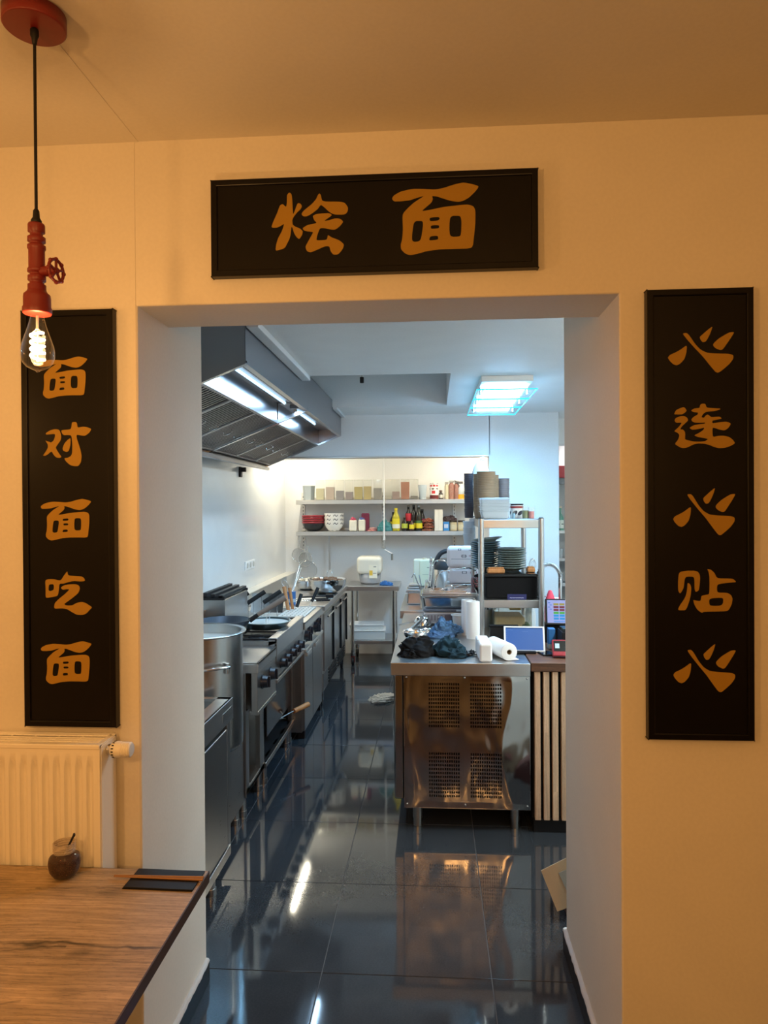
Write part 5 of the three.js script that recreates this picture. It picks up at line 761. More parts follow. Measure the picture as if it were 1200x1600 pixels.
// top tier
const cupGeo = (r, h, k) => lathe([[0, 0], [r * k, 0], [r, h], [r + 0.0025, h + 0.0015], [r, h + 0.003], [r - 0.0015, h], [r * k - 0.0015, 0.002], [0, 0.002]], 0, 0, 0, 36);
const pot = (r, h, k, m) => (t) => { mesh('bowl', cupGeo(r, h, k), m, t); mesh('rolled_rim', new THREE.TorusGeometry(r, 0.0022, 6, 36).rotateX(Math.PI / 2).translate(0, h, 0), m, t); };
stack('paper_bowl', 'bowl', 'brown paper bowl, # of the front stack on the rack top', 'front stack of brown paper bowls', 22, 0.0118, [0.365, 1.616, -4.9], pot(0.063, 0.07, 0.82, M.kraft), 0.001);
stack('paper_bowl', 'bowl', 'brown paper bowl, # of the narrow stack at the rack edge', 'leaning stack of brown paper bowls', 22, 0.0118, [0.335, 1.58 + 0.036, -5.03], pot(0.05, 0.06, 0.82, M.kraft), 0.001);
stack('paper_bowl', 'bowl', 'brown paper bowl, # of the rear stack behind the front one', 'rear stack of brown paper bowls', 20, 0.0122, [0.405, 1.616, -5.06], pot(0.06, 0.07, 0.82, M.kraft), 0.001);
const darkLid = col(0.075, 0.07, 0.085, 0.4), darkLid2 = col(0.22, 0.21, 0.23, 0.35);
stack('takeaway_tub', 'tub', 'dark takeaway tub, # of the stack left of the paper bowls', 'stack of dark tubs at the left', 20, 0.0142, [0.262, 1.616, -5.2], pot(0.033, 0.05, 0.9, darkLid), 0.0015);
stack('takeaway_tub', 'tub', 'grey takeaway tub, # of the stack right of the paper bowls', 'stack of grey tubs at the right', 18, 0.0135, [0.5, 1.616, -5.12], pot(0.045, 0.05, 0.9, darkLid2), 0.0015);
{ const t = thing('plastic_bag', 'white plastic bag of cups behind the brown paper bowl stacks', 'bag', [0.35, 1.616, -5.22]); mesh('bag', new THREE.SphereGeometry(1, 28, 20).scale(0.075, 0.21, 0.07).translate(0, 0.215, 0), M.paper, t); mesh('knot', crumple(0.05, 0.05, 0.03, 17).translate(0.01, 0.415, 0), M.paper, t); }
{ const t = thing('cup_sleeve', 'clear plastic cup sleeve hanging beside the left rack post', 'sleeve', [0.262, 1.42, -5.18]); for (let k = 0; k < 3; k++) mesh('cup', cupGeo(0.045, 0.08, 0.75).clone().translate(0, k * 0.045, 0), M.milky, t); mesh('hook', box(0.0, 0.04, 0.17, 0.19, -0.02, 0.02, 0.003), M.milky, t); }
{ // nested clear tubs, a separate thing each
  const g = new RoundedBoxGeometry(0.19, 0.055, 0.14, 3, 0.014), p = g.attributes.position; for (let i = 0; i < p.count; i++) { const k = 0.86 + 0.14 * (p.getY(i) + 0.0275) / 0.055; p.setX(i, p.getX(i) * k); p.setZ(i, p.getZ(i) * k); } g.computeVertexNormals(); g.translate(0, 0.0275, 0);
  stack('clear_tub', 'tub', 'pale clear plastic tub, # of the pile on the rack top', 'pile of clear plastic tubs', 9, 0.0105, [0.405, 1.615, -4.72], (t) => { mesh('tub', g, M.milky, t); mesh('rim', [box(-0.098, 0.098, 0.05, 0.054, -0.073, 0.073, 0.002)], M.milky, t); }, 0.002);
}
{ const t = thing('sauce_tin', 'small printed tin with a dark lid on the rack top', 'tin', [0.565, 1.615, -4.86]); mesh('tin', new THREE.CylinderGeometry(0.045, 0.045, 0.09, 30, 1, true).translate(0, 0.046, 0), label((c, w, h) => { c.fillStyle = '#d9d4cf'; c.fillRect(0, 0, w, h); c.fillStyle = '#8c2a26'; c.fillRect(0, 20, w, 40); c.fillStyle = '#35323c'; for (let k = 0; k < 6; k++) { c.beginPath(); c.ellipse(k * 44 + 20, 150, 15, 48, 0.2, 0, 7); c.fill(); } }), t); mesh('lid', cyl(0.046, 0.09, 0.1, 0, 0, 30), M.black, t); }
for (const [x, z, r, h, c, lab] of [[0.612, -4.76, 0.024, 0.07, [0.2, 0.21, 0.08], 'olive green glass on the rack top'], [0.648, -4.74, 0.02, 0.062, [0.62, 0.22, 0.22], 'pink glass on the rack top'], [0.53, -4.72, 0.011, 0.045, [0.2, 0.42, 0.6], 'tiny blue shot glass on the rack top']]) { const t = thing('small_glass', lab, 'glass', [x, 1.615, z]); mesh('contents', cyl(r * 0.85, 0.003, h * 0.8, 0, 0, 20, r * 0.95), col(...c, 0.3), t); mesh('glass', lathe([[0, 0], [r * 0.88, 0], [r, h * 1.25], [r - 0.001, h * 1.25]]), M.plastic, t); }

// ---------------------------------------------------------------- things on the steel worktops
function rollTowel(x, z, r, h, lab) { const t = thing('paper_towel', lab, 'paper towel', [x, TOP, z], 0, 'standing paper towel rolls'); mesh('roll', lathe([[0.014, 0], [r, 0.001], [r + 0.001, h * 0.5], [r, h], [r - 0.003, h + 0.002], [0.014, h]], 0, 0, 0, 36), M.paper, t); mesh('core', lathe([[0.011, 0], [0.014, 0], [0.014, h - 0.006], [0.011, h - 0.006]], 0, 0, 0, 20), M.card, t); }
rollTowel(0.243, -4.4, 0.041, 0.228, 'standing white paper towel roll in front of the rack post'); rollTowel(0.214, -4.53, 0.037, 0.222, 'standing white paper towel roll partly behind the front roll');
{ const t = thing('napkin_pack', 'white block pack of napkins at the island front edge', 'napkins', [0.268, TOP, -3.86], 0.03); const g = box(-0.034, 0.034, 0, 0.098, -0.12, 0.13, 0.014); mesh('pack', g, M.paper, t); mesh('wrap_seam', [box(-0.0345, 0.0345, 0.001, 0.0985, 0.02, 0.022, 0.0005)], M.white, t); }
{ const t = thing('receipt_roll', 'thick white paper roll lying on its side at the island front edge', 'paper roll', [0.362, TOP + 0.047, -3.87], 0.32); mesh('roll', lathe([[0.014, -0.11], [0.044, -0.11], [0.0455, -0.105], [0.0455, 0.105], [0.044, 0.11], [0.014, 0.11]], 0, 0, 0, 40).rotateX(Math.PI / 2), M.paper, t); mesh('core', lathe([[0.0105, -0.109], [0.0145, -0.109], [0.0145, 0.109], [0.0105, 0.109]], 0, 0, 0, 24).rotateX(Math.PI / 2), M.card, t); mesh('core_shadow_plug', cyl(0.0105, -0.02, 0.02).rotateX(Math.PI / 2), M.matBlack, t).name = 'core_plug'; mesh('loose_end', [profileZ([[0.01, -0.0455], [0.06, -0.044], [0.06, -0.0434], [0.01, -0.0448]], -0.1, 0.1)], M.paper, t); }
{ const t = thing('tablet', 'white tablet with a blue screen propped on a stand', 'tablet', [0.502, TOP + 0.004, -3.96], -0.05); const lean = -0.42; const scr = label((c, w, h) => { c.fillStyle = '#4f79c8'; c.fillRect(0, 0, w, h); c.fillStyle = '#3b5f9f'; c.fillRect(0, 0, w, 14); c.fillStyle = '#2f4c86'; c.fillRect(20, 4, 70, 6); c.fillRect(320, 4, 60, 6); c.fillStyle = '#6b91d6'; c.fillRect(12, 26, 90, 5); c.fillRect(230, 44, 80, 4); for (let k = 0; k < 6; k++) c.fillRect(6, 40 + k * 26, 10, 8); }, 512, 256); scr.emissiveMap = scr.map; scr.emissive = rgb(0.55, 0.55, 0.55); scr.color = rgb(0.2, 0.2, 0.2); scr.roughness = 0.15;
  const tilt = (g) => g.rotateX(lean).translate(0, 0.0, 0); mesh('case', tilt(box(-0.112, 0.112, 0.008, 0.15, -0.008, 0, 0.004)), M.white, t); mesh('screen', tilt(new THREE.PlaneGeometry(0.204, 0.126).translate(0, 0.079, 0.0006)), scr, t); mesh('stand', [box(-0.05, 0.06, 0, 0.014, 0, 0.025, 0.004), box(-0.04, 0.05, 0, 0.01, -0.1, 0.01, 0.003), rod([0, 0.008, -0.09], [0, 0.09, -0.05], 0.006)], M.black, t); }
{ const t = thing('black_tray', 'black plastic tray standing behind the tablet', 'tray', [0.405, TOP, -4.2]); mesh('tray', box(-0.075, 0.085, 0.002, 0.115, -0.02, 0.02, 0.008), M.black, t); mesh('rim', box(-0.08, 0.09, 0.108, 0.117, -0.025, 0.025, 0.003), M.matBlack, t); }
{ const t = thing('clear_bin', 'clear plastic box of yellow sponges inside the rack', 'box', [0.51, TOP, -4.75]); mesh('box', [box(-0.12, 0.12, 0.002, 0.17, -0.14, -0.137, 0), box(-0.12, 0.12, 0.002, 0.17, 0.137, 0.14, 0), box(-0.12, -0.117, 0.002, 0.17, -0.14, 0.14, 0), box(0.117, 0.12, 0.002, 0.17, -0.14, 0.14, 0)], M.plastic, t); mesh('contents', [box(-0.11, 0.08, 0.003, 0.1, -0.12, 0.12, 0.02)], col(0.5, 0.4, 0.16, 0.6), t); mesh('green_pad', box(0.06, 0.112, 0.003, 0.05, 0.0, 0.13, 0.006), col(0.03, 0.13, 0.04, 0.8), t); }
{ const t = thing('sponge', 'yellow sponge on top of the clear plastic box', 'sponge', [0.525, TOP + 0.15, -4.66]); mesh('sponge', box(-0.035, 0.038, 0, 0.055, -0.03, 0.03, 0.006), std({ color: rgb(0.72, 0.5, 0.06), roughness: 0.9, bumpMap: rep(texPlaster, 9, 9), bumpScale: 0.002 }), t); mesh('scour_pad', box(-0.035, 0.038, -0.008, 0.001, -0.03, 0.03, 0.003), col(0.35, 0.26, 0.04, 0.9), t); }
{ const t = thing('utensil_jar', 'steel utensil holder with handles inside the rack at the left', 'holder', [0.355, TOP, -4.85]); mesh('holder', lathe([[0, 0], [0.045, 0], [0.05, 0.12], [0.047, 0.12], [0.042, 0.004], [0, 0.004]]), M.steel, t); mesh('handles', [rod([0, 0.01, 0], [0.02, 0.2, 0.02], 0.006), rod([0.01, 0.01, 0], [-0.03, 0.19, 0], 0.006), rod([0, 0.01, 0.01], [0.0, 0.21, -0.02], 0.005), tube([[0.05, 0.1, 0.02], [0.08, 0.15, 0.04], [0.075, 0.06, 0.04], [0.045, 0.03, 0.03]], 0.003)], M.chrome, t); }
{ const t = thing('juice_bottle', 'plastic jug beside the clear box inside the rack', 'jug', [0.645, TOP, -4.78]); mesh('jug', lathe([[0, 0], [0.032, 0], [0.035, 0.1], [0.02, 0.15], [0.02, 0.17], [0, 0.17]]), M.milky, t); mesh('cap', cyl(0.021, 0.168, 0.185), col(0.3, 0.3, 0.3), t); }
{ const t = thing('prep_bowl', 'small shiny steel bowl on the island beside the blue cloth', 'bowl', [-0.105, TOP, -4.28]); mesh('bowl', lathe(bowlProfile(0.074, 0.062, 0.5, 0.003), 0, 0, 0, 44), M.chrome, t); mesh('rim', new THREE.TorusGeometry(0.079, 0.003, 8, 44).rotateX(Math.PI / 2).translate(0, 0.0635, 0), M.chrome, t); }
const weave = (r, g, b, sd, check) => std({ color: rgb(r, g, b), roughness: 0.95, sheen: 0.4, map: rep(dataTex(128, 128, (u, v) => { const k = 0.8 + 0.12 * n2(u * 50 + sd, v * 50), c = check && (Math.sin(u * 19) > 0.2) !== (Math.sin(v * 19) > 0.2) ? 1.22 : 1; return [k * c * 0.62, k * c * 0.66, k * c * 0.7]; }), check ? 2 : 3, 3) });
{ const t = thing('dish_cloth', 'bunched blue checked cloth behind the small steel bowl', 'cloth', [0.06, TOP, -4.5], 0.2); mesh('cloth', crumple(0.2, 0.19, 0.12, 11, 1.7), weave(0.24, 0.45, 0.72, 1, true), t); mesh('fold', crumple(0.19, 0.13, 0.05, 12, 1.7).translate(-0.035, 0, 0.06), weave(0.2, 0.36, 0.62, 2, true), t); mesh('corner', crumple(0.12, 0.08, 0.05, 13, 1.6).translate(0.07, 0.02, 0.03), weave(0.24, 0.45, 0.72, 3, true), t); }
{ const t = thing('dish_cloth', 'bunched black cloth at the near left of the island', 'cloth', [-0.085, TOP, -3.93], 0.1); mesh('cloth', crumple(0.25, 0.21, 0.105, 21, 1.8), M.matBlack, t); mesh('fold', crumple(0.15, 0.12, 0.055, 22, 2.4).translate(-0.03, 0, 0.06), M.matBlack, t); }
{ const t = thing('dish_cloth', 'bunched dark teal cloth beside the black cloth', 'cloth', [0.085, TOP, -3.93], -0.2); mesh('cloth', crumple(0.2, 0.2, 0.105, 23, 1.8), weave(0.02, 0.13, 0.19, 4), t); mesh('fold', crumple(0.14, 0.1, 0.05, 24, 2.4).translate(0.05, 0, 0.06), weave(0.02, 0.11, 0.16, 5), t); }
{ const t = thing('cable', 'tangled thin black cable between teal cloth and napkin pack', 'cable', [0.2, TOP, -3.92]); const p = []; for (let k = 0; k < 34; k++) p.push([0.045 * n2(k * 0.5, 1) , 0.004 + 0.018 * Math.abs(n2(k * 0.6, 7)), 0.06 * n2(k * 0.45, 3)]); mesh('cable', tube(p, 0.0024, false, 200), M.black, t); mesh('plug', box(-0.03, -0.006, 0.001, 0.016, 0.02, 0.05, 0.003), M.black, t); }
{ const t = thing('steel_ladle', 'big upturned steel ladle lying on the island beyond the blue cloth', 'ladle', [-0.075, TOP, -4.86]); mesh('scoop', lathe([[0.062, 0.005], [0.06, 0.03], [0.045, 0.058], [0.02, 0.072], [0, 0.075], [0, 0.072], [0.02, 0.069], [0.043, 0.056], [0.057, 0.03], [0.059, 0.005]], 0, 0, 0, 36), M.chrome, t); mesh('handle', [rod([0.0, 0.055, 0.04], [-0.09, 0.02, 0.36], 0.011, 0.015, 14)], M.steel, t); mesh('side_handle', rod([-0.06, 0.03, 0.02], [-0.16, 0.012, 0.04], 0.005), M.steel, t); }
{ // kitchen scale
  const t = thing('kitchen_scale', 'grey kitchen scale carrying a covered steel tray', 'scale', [0.085, TOP, -5.0]); const m = label((c, w, h) => { c.fillStyle = '#8f9197'; c.fillRect(0, 0, w, h); c.fillStyle = '#5a5560'; c.fillRect(240, 14, 110, 60); c.fillStyle = '#6f6a72'; for (let k = 0; k < 5; k++) c.fillRect(30 + k * 40, 16, 26, 58); c.fillStyle = '#b9bcc2'; c.fillRect(160, 30, 30, 14); }, 512, 96);
  mesh('body', [box(-0.15, 0.15, 0.012, 0.09, -0.15, 0.12, 0.006)], col(0.55, 0.56, 0.58, 0.4), t); mesh('control_face', [new THREE.PlaneGeometry(0.29, 0.06).translate(0, 0.05, 0.1215)], m, t); mesh('platform', box(-0.155, 0.155, 0.095, 0.112, -0.155, 0.13, 0.005), col(0.12, 0.15, 0.2, 0.3), t); mesh('sticker', box(0.07, 0.13, 0.096, 0.11, 0.1295, 0.1315, 0.001), col(0.5, 0.6, 0.66), t); for (const [x, z] of [[-0.12, 0.09], [0.12, 0.09], [-0.12, -0.12], [0.12, -0.12]]) mesh('foot', cyl(0.015, 0, 0.014, x, z), M.black, t);
}
{ // covered tray
  const t = thing('steel_food_tray', 'shiny rectangular steel tray with a lid on the kitchen scale', 'tray', [0.11, TOP + 0.112, -5.02]); const g = new RoundedBoxGeometry(0.38, 0.095, 0.3, 3, 0.02), p = g.attributes.position; for (let i = 0; i < p.count; i++) { const k = 0.9 + 0.1 * (p.getY(i) + 0.0475) / 0.095; p.setX(i, p.getX(i) * k); p.setZ(i, p.getZ(i) * k); } g.computeVertexNormals(); g.translate(0, 0.0475, 0);
  mesh('tray', g, M.chrome, t); mesh('rim', [box(-0.2, 0.2, 0.09, 0.098, -0.16, 0.16, 0.004)], M.chrome, t); const l = mesh('lid', [box(-0.19, 0.19, 0.097, 0.112, -0.15, 0.15, 0.007), box(-0.12, 0.12, 0.11, 0.118, -0.08, 0.08, 0.004)], M.chrome, t); mesh('lid_handle', tube([[-0.03, 0.117, 0], [-0.025, 0.14, 0], [0.025, 0.14, 0], [0.03, 0.117, 0]], 0.005), M.chrome, l);
}
{ const t = thing('trivet_rack', 'bent steel wire rack on the covered tray', 'rack', [0.1, TOP + 0.23, -5.05]); mesh('wire', [tube([[-0.1, 0.0, 0.05], [-0.09, 0.04, 0.05], [-0.07, 0.1, 0.04], [-0.02, 0.13, 0.04], [0.14, 0.15, 0.02], [0.2, 0.13, 0]], 0.005), tube([[-0.1, 0, 0], [-0.1, 0.15, 0], [-0.08, 0.2, 0], [-0.02, 0.2, 0], [0.0, 0.18, 0]], 0.005), tube([[-0.06, 0.0, 0.06], [0.06, 0.03, 0.08], [0.13, 0.035, 0.07], [0.12, 0.01, 0.06], [0.02, 0.0, 0.06]], 0.004), tube([[-0.16, 0.01, 0.06], [-0.15, 0.07, 0.05], [-0.13, 0.04, 0.04], [-0.12, 0.1, 0.05]], 0.005)], M.chrome, t); mesh('wire_foot', [box(-0.12, -0.03, 0, 0.01, -0.01, 0.01, 0.003)], M.chrome, t); }
{ const t = thing('utensil_tub', 'steel tub of upright spoons and tongs behind the covered tray', 'tub', [-0.05, 0.9, -5.62]); mesh('tub', lathe([[0, 0], [0.05, 0], [0.058, 0.17], [0.054, 0.17], [0.046, 0.005], [0, 0.005]]), M.steel, t); mesh('utensils', [rod([0, 0.02, 0], [0.03, 0.36, -0.02], 0.008), rod([0.02, 0.02, 0.01], [0.045, 0.3, 0.01], 0.009), rod([-0.02, 0.02, 0], [-0.06, 0.26, 0.01], 0.005), tube([[-0.03, 0.1, 0.02], [-0.08, 0.22, 0.03], [-0.1, 0.27, 0.03], [-0.12, 0.24, 0.03]], 0.005), new THREE.SphereGeometry(0.022, 16, 12).scale(0.6, 1.4, 0.4).translate(0.032, 0.37, -0.02), new THREE.SphereGeometry(0.02, 16, 12).scale(0.6, 1.5, 0.5).translate(0.046, 0.31, 0.01)], M.chrome, t); mesh('black_grips', [rod([-0.02, 0.1, 0.055], [0.03, 0.17, 0.06], 0.018), rod([0.05, 0.12, 0.05], [0.06, 0.18, 0.05], 0.012)], M.black, t); }
{ const t = thing('gastro_pan', 'small deep steel pan with lid at the left edge of the work table', 'pan', [-0.15, 0.9, -5.9]); mesh('pan', [box(-0.065, 0.065, 0.0, 0.1, -0.1, 0.1, 0.012)], M.chrome, t); mesh('rim', box(-0.075, 0.075, 0.1, 0.107, -0.11, 0.11, 0.003), M.chrome, t); mesh('lid', [box(-0.07, 0.07, 0.107, 0.125, -0.1, 0.1, 0.006), box(-0.055, 0.055, 0.13, 0.142, -0.08, 0.08, 0.004), box(-0.05, 0.05, 0.15, 0.162, -0.07, 0.07, 0.003), rod([0, 0.12, 0], [0, 0.155, 0], 0.012)], M.shelfSteel, t); }
{ const t = thing('cream_machine', 'cream boxy appliance at the back of the work table', 'appliance', [-0.075, 0.9, -6.36]); mesh('body', box(-0.1, 0.1, 0, 0.33, -0.09, 0.09, 0.012), M.cream, t); mesh('front_panel', box(-0.045, 0.098, 0.02, 0.325, 0.085, 0.096, 0.006), col(0.78, 0.73, 0.5, 0.4), t); mesh('badge', box(0.02, 0.06, 0.26, 0.268, 0.095, 0.0975, 0.001), col(0.3, 0.28, 0.2), t); mesh('slot', box(-0.02, 0.05, 0.2, 0.204, 0.095, 0.097, 0), col(0.5, 0.46, 0.3), t); mesh('top_button', cyl(0.02, 0.33, 0.34, 0, 0), M.cream, t); }
{ const t = thing('pressure_cooker', 'steel electric cooker with a black domed handle lid', 'cooker', [0.13, 0.9, -6.05]); mesh('body', lathe([[0, 0], [0.115, 0], [0.125, 0.02], [0.125, 0.27], [0, 0.28]], 0, 0, 0, 40), M.steel, t); mesh('base', cyl(0.127, 0, 0.05, 0, 0, 40), M.black, t); mesh('lid', lathe([[0.127, 0.27], [0.13, 0.3], [0.11, 0.34], [0.06, 0.36], [0, 0.365]], 0, 0, 0, 40), col(0.025, 0.025, 0.028, 0.5), t); mesh('lid_handle', [tube([[-0.12, 0.31, 0.03], [-0.07, 0.4, 0.03], [0, 0.425, 0.03], [0.07, 0.4, 0.03], [0.12, 0.31, 0.03]], 0.02)], col(0.025, 0.025, 0.028, 0.5), t); }
{ // paper-wrapped packs
  const draw = (flip) => (c, w, h) => { c.fillStyle = '#e9e1df'; c.fillRect(0, 0, w, h); c.strokeStyle = '#35343c'; c.lineWidth = 5; const b = (x, y, s) => { c.strokeRect(x, y, s, s); c.beginPath(); c.moveTo(x, y + s); c.lineTo(x + s, y + s); c.stroke(); }; b(90, 14, 20); b(120, 96, 32); c.beginPath(); c.moveTo(112, 112); c.lineTo(162, 112); c.stroke(); c.fillStyle = '#b98d92'; for (let k = 0; k < 3; k++) c.fillRect(176, 22 + k * 8, 70, 4); for (let k = 0; k < 3; k++) c.fillRect(176, 98 + k * 10, 66, 5); c.fillStyle = '#4b4750'; c.fillRect(30, 150, 200, 4); };
  const m1 = label(draw(0)), m2 = label((c, w, h) => { c.fillStyle = '#ddd3d2'; c.fillRect(0, 0, w, h); c.strokeStyle = '#35343c'; c.lineWidth = 6; c.strokeRect(110, 50, 36, 36); c.fillStyle = '#b77f88'; c.fillRect(180, 54, 60, 34); c.fillRect(190, 180, 50, 14); });
  const mk = (lab, y, h, m, w, ry) => { const t = thing('paper_pack', lab, 'pack', [0.235, y, -5.62], ry, 'printed white paper packs'); const g = new RoundedBoxGeometry(w, h, 0.2, 4, 0.03); g.translate(0, h / 2, 0); mesh('wrapper', [g], m, t); mesh('end_fold', box(w / 2 - 0.004, w / 2 + 0.003, 0.02, h - 0.02, -0.06, 0.06, 0.002), m, t); };
  mk('printed white paper pack, lower of two beside the cooker', 0.99 + 0.11, 0.125, m2, 0.235, 0.05); mk('printed white paper pack, upper of two beside the cooker', 1.226, 0.16, m1, 0.25, -0.05);
  const b = thing('steel_box', 'steel box carrying the paper packs on the work table', 'box', [0.235, 0.9, -5.62]); mesh('box', box(-0.13, 0.13, 0, 0.19, -0.12, 0.12, 0.006), M.steel, b); mesh('lid', box(-0.135, 0.135, 0.19, 0.2, -0.125, 0.125, 0.003), M.steelTop, b);
}
{ const t = thing('patterned_bag', 'red and grey patterned bag leaning beside the left rack post', 'bag', [0.335, TOP, -5.22]); const m = std({ color: 0xffffff, roughness: 0.6, map: rep(dataTex(128, 128, (u, v) => { const a = n2(u * 18, v * 18); return a > 0.35 ? [0.6, 0.2, 0.22] : a > -0.1 ? [0.7, 0.68, 0.66] : [0.25, 0.24, 0.25]; }), 3, 3) }); mesh('bag', box(-0.06, 0.05, 0.001, 0.3, -0.05, 0.04, 0.02), m, t); mesh('tie', crumple(0.08, 0.07, 0.03, 41).translate(0, 0.295, 0), M.matBlack, t); }
{ const t = thing('plastic_tub', 'white tapered plastic tub left of the paper towel rolls', 'tub', [0.165, TOP, -4.68]); mesh('tub', lathe([[0, 0], [0.036, 0], [0.042, 0.095], [0.05, 0.1], [0.05, 0.106], [0.046, 0.106], [0.04, 0.097], [0.034, 0.003], [0, 0.003]], 0, 0, 0, 32), col(0.6, 0.6, 0.58, 0.45), t); mesh('rim', new THREE.TorusGeometry(0.048, 0.003, 6, 32).rotateX(Math.PI / 2).translate(0, 0.104, 0), M.white, t); }
{ const t = thing('knife', 'black-handled knife resting on the island before the white tub', 'knife', [0.04, TOP + 0.004, -4.74], 0.35); mesh('handle', rod([0.0, 0.012, 0], [0.1, 0.05, 0], 0.012, 0.01), M.black, t); mesh('blade', box(-0.16, 0.0, 0.0, 0.005, -0.018, 0.018, 0.001), M.chrome, t); }
// ---------------------------------------------------------------- till
{
  const t = thing('till_monitor', 'black till monitor with a colourful button screen on the bar', 'monitor', [0.79, 0.888, -4.2], -0.08);
  const scr = label((c, w, h) => { c.fillStyle = '#a9b2f0'; c.fillRect(0, 0, w, h); c.fillStyle = '#4779d8'; for (let k = 0; k < 4; k++) c.fillRect(10 + (k % 2) * 16, 26 + k * 24, 22, 9); const rows = ['#a89a4c', '#7c2f42', '#7c2f42', '#4eb24a', '#2b9be8', '#2b9be8']; rows.forEach((f, r) => { for (let k = 0; k < 7; k++) { if (r === 1 && k > 2) continue; c.fillStyle = f; c.fillRect(66 + k * 62, 34 + r * 32, 54, 25); } }); c.fillStyle = '#6fa0ee'; c.fillRect(66, 232, 430, 16); }, 512, 256); scr.emissiveMap = scr.map; scr.emissive = rgb(0.6, 0.6, 0.6); scr.color = rgb(0.2, 0.2, 0.2); scr.roughness = 0.2;
  const tl = (g) => g.rotateX(-0.3).translate(0, 0.115, 0); mesh('bezel', tl(box(-0.135, 0.165, 0, 0.155, -0.02, 0, 0.005)), M.blackGloss, t); mesh('screen', tl(new THREE.PlaneGeometry(0.28, 0.134).translate(0.016, 0.079, 0.0008)), scr, t); mesh('stand', [box(-0.136, 0.16, 0, 0.122, -0.1, -0.05, 0.006), box(-0.06, 0.12, 0, 0.02, -0.14, 0.0, 0.006)], M.black, t);
}
{ const t = thing('receipt_printer', 'black receipt printer under the till screen', 'printer', [0.79, 0.888, -4.0]); mesh('body', [profileZ([[-0.09, 0], [0.1, 0], [0.1, 0.12], [-0.09, 0.12]], -0.07, 0.07)], M.black, t); mesh('cover', [profileZ([[-0.085, 0.12], [0.095, 0.12], [0.095, 0.135], [-0.08, 0.135]], -0.06, 0.05)], M.blackGloss, t); mesh('paper_slot', box(-0.05, 0.06, 0.06, 0.066, 0.069, 0.0715, 0.001), M.shelfSteel, t); }
{ const t = thing('blue_drink_carton', 'tall blue carton standing left of the receipt printer', 'box', [0.667, 0.888, -4.1]); mesh('carton', box(-0.018, 0.02, 0, 0.115, -0.03, 0.03, 0.003), col(0.03, 0.16, 0.42), t); mesh('base_band', box(-0.0185, 0.0205, 0, 0.03, -0.0305, 0.0305, 0.003), col(0.45, 0.5, 0.5), t); }
{ const t = thing('card_terminal', 'red card terminal with a dark screen at the bar edge', 'terminal', [0.682, 0.888, -3.86], -0.06); const tl = (g) => g.rotateX(-0.5).translate(0, 0.018, 0.03); mesh('case', [tl(box(-0.048, 0.048, 0, 0.085, -0.022, 0, 0.006)), box(-0.046, 0.046, 0.001, 0.022, -0.03, 0.032, 0.005)], col(0.36, 0.03, 0.045, 0.3), t); mesh('screen', tl(box(-0.04, 0.04, 0.02, 0.078, -0.001, 0.0012, 0)), M.blackGloss, t); mesh('logo_patch', tl(box(-0.033, -0.01, 0.036, 0.062, 0.0012, 0.0018, 0)), col(0.45, 0.58, 0.66), t); mesh('keypad', box(-0.044, 0.044, 0.004, 0.012, 0.03, 0.034, 0.001), M.black, t); }
{ const t = thing('phone', 'dark phone lying flat on the bar beside the tablet', 'phone', [0.6, 0.888, -3.93], 0.2); mesh('body', box(-0.02, 0.05, 0, 0.009, -0.05, 0.05, 0.003), M.black, t); mesh('screen', box(-0.016, 0.046, 0.009, 0.0096, -0.045, 0.045, 0), M.blackGloss, t); }
{ // spray tap
  const t = thing('spray_tap', 'chrome pot-washing tap with a sprung hose arching behind the till', 'tap', [0.86, 0.88, -4.9]);
  const arc = []; for (let k = 0; k <= 16; k++) { const a = Math.PI * k / 16; arc.push([-0.075 + 0.075 * Math.cos(a), 0.33 + 0.09 * Math.sin(a), 0]); }
  mesh('riser', [cyl(0.012, 0, 0.33), cyl(0.022, 0, 0.03)], M.chrome, t); mesh('hose', tube([[0, 0.3, 0], ...arc, [-0.152, 0.22, 0]], 0.009, false, 80), col(0.06, 0.06, 0.065, 0.4), t);
  const c = new THREE.CatmullRomCurve3([[0, 0.3, 0], ...arc, [-0.152, 0.22, 0]].map(V)), sp = []; for (let k = 0; k <= 600; k++) { const u = k / 600, p = c.getPoint(u), tg = c.getTangent(u), n = new THREE.Vector3(-tg.y, tg.x, 0), a = u * 2 * Math.PI * 34; sp.push([p.x + 0.0135 * (n.x * Math.cos(a)), p.y + 0.0135 * n.y * Math.cos(a), p.z + 0.0135 * Math.sin(a)]); }
  mesh('spring', tube(sp, 0.0022, false, 1400), M.chrome, t); mesh('spray_head', [cyl(0.017, 0.15, 0.23, -0.152, 0), cyl(0.024, 0.14, 0.152, -0.152, 0)], M.black, t); mesh('bracket', rod([0, 0.19, 0], [-0.15, 0.21, 0], 0.004), M.chrome, t);
}
{ const t = thing('pink_cloth', 'bright pink cloth peaking behind the till monitor', 'cloth', [0.785, 0.88, -4.85]); mesh('cloth', lathe([[0.05, 0], [0.045, 0.1], [0.03, 0.2], [0.012, 0.248], [0, 0.252]], 0, 0, 0, 9), col(0.75, 0.07, 0.13, 0.8), t); mesh('fold', crumple(0.09, 0.06, 0.2, 44, 2).translate(0.03, 0, 0.01), col(0.78, 0.1, 0.16, 0.8), t); }
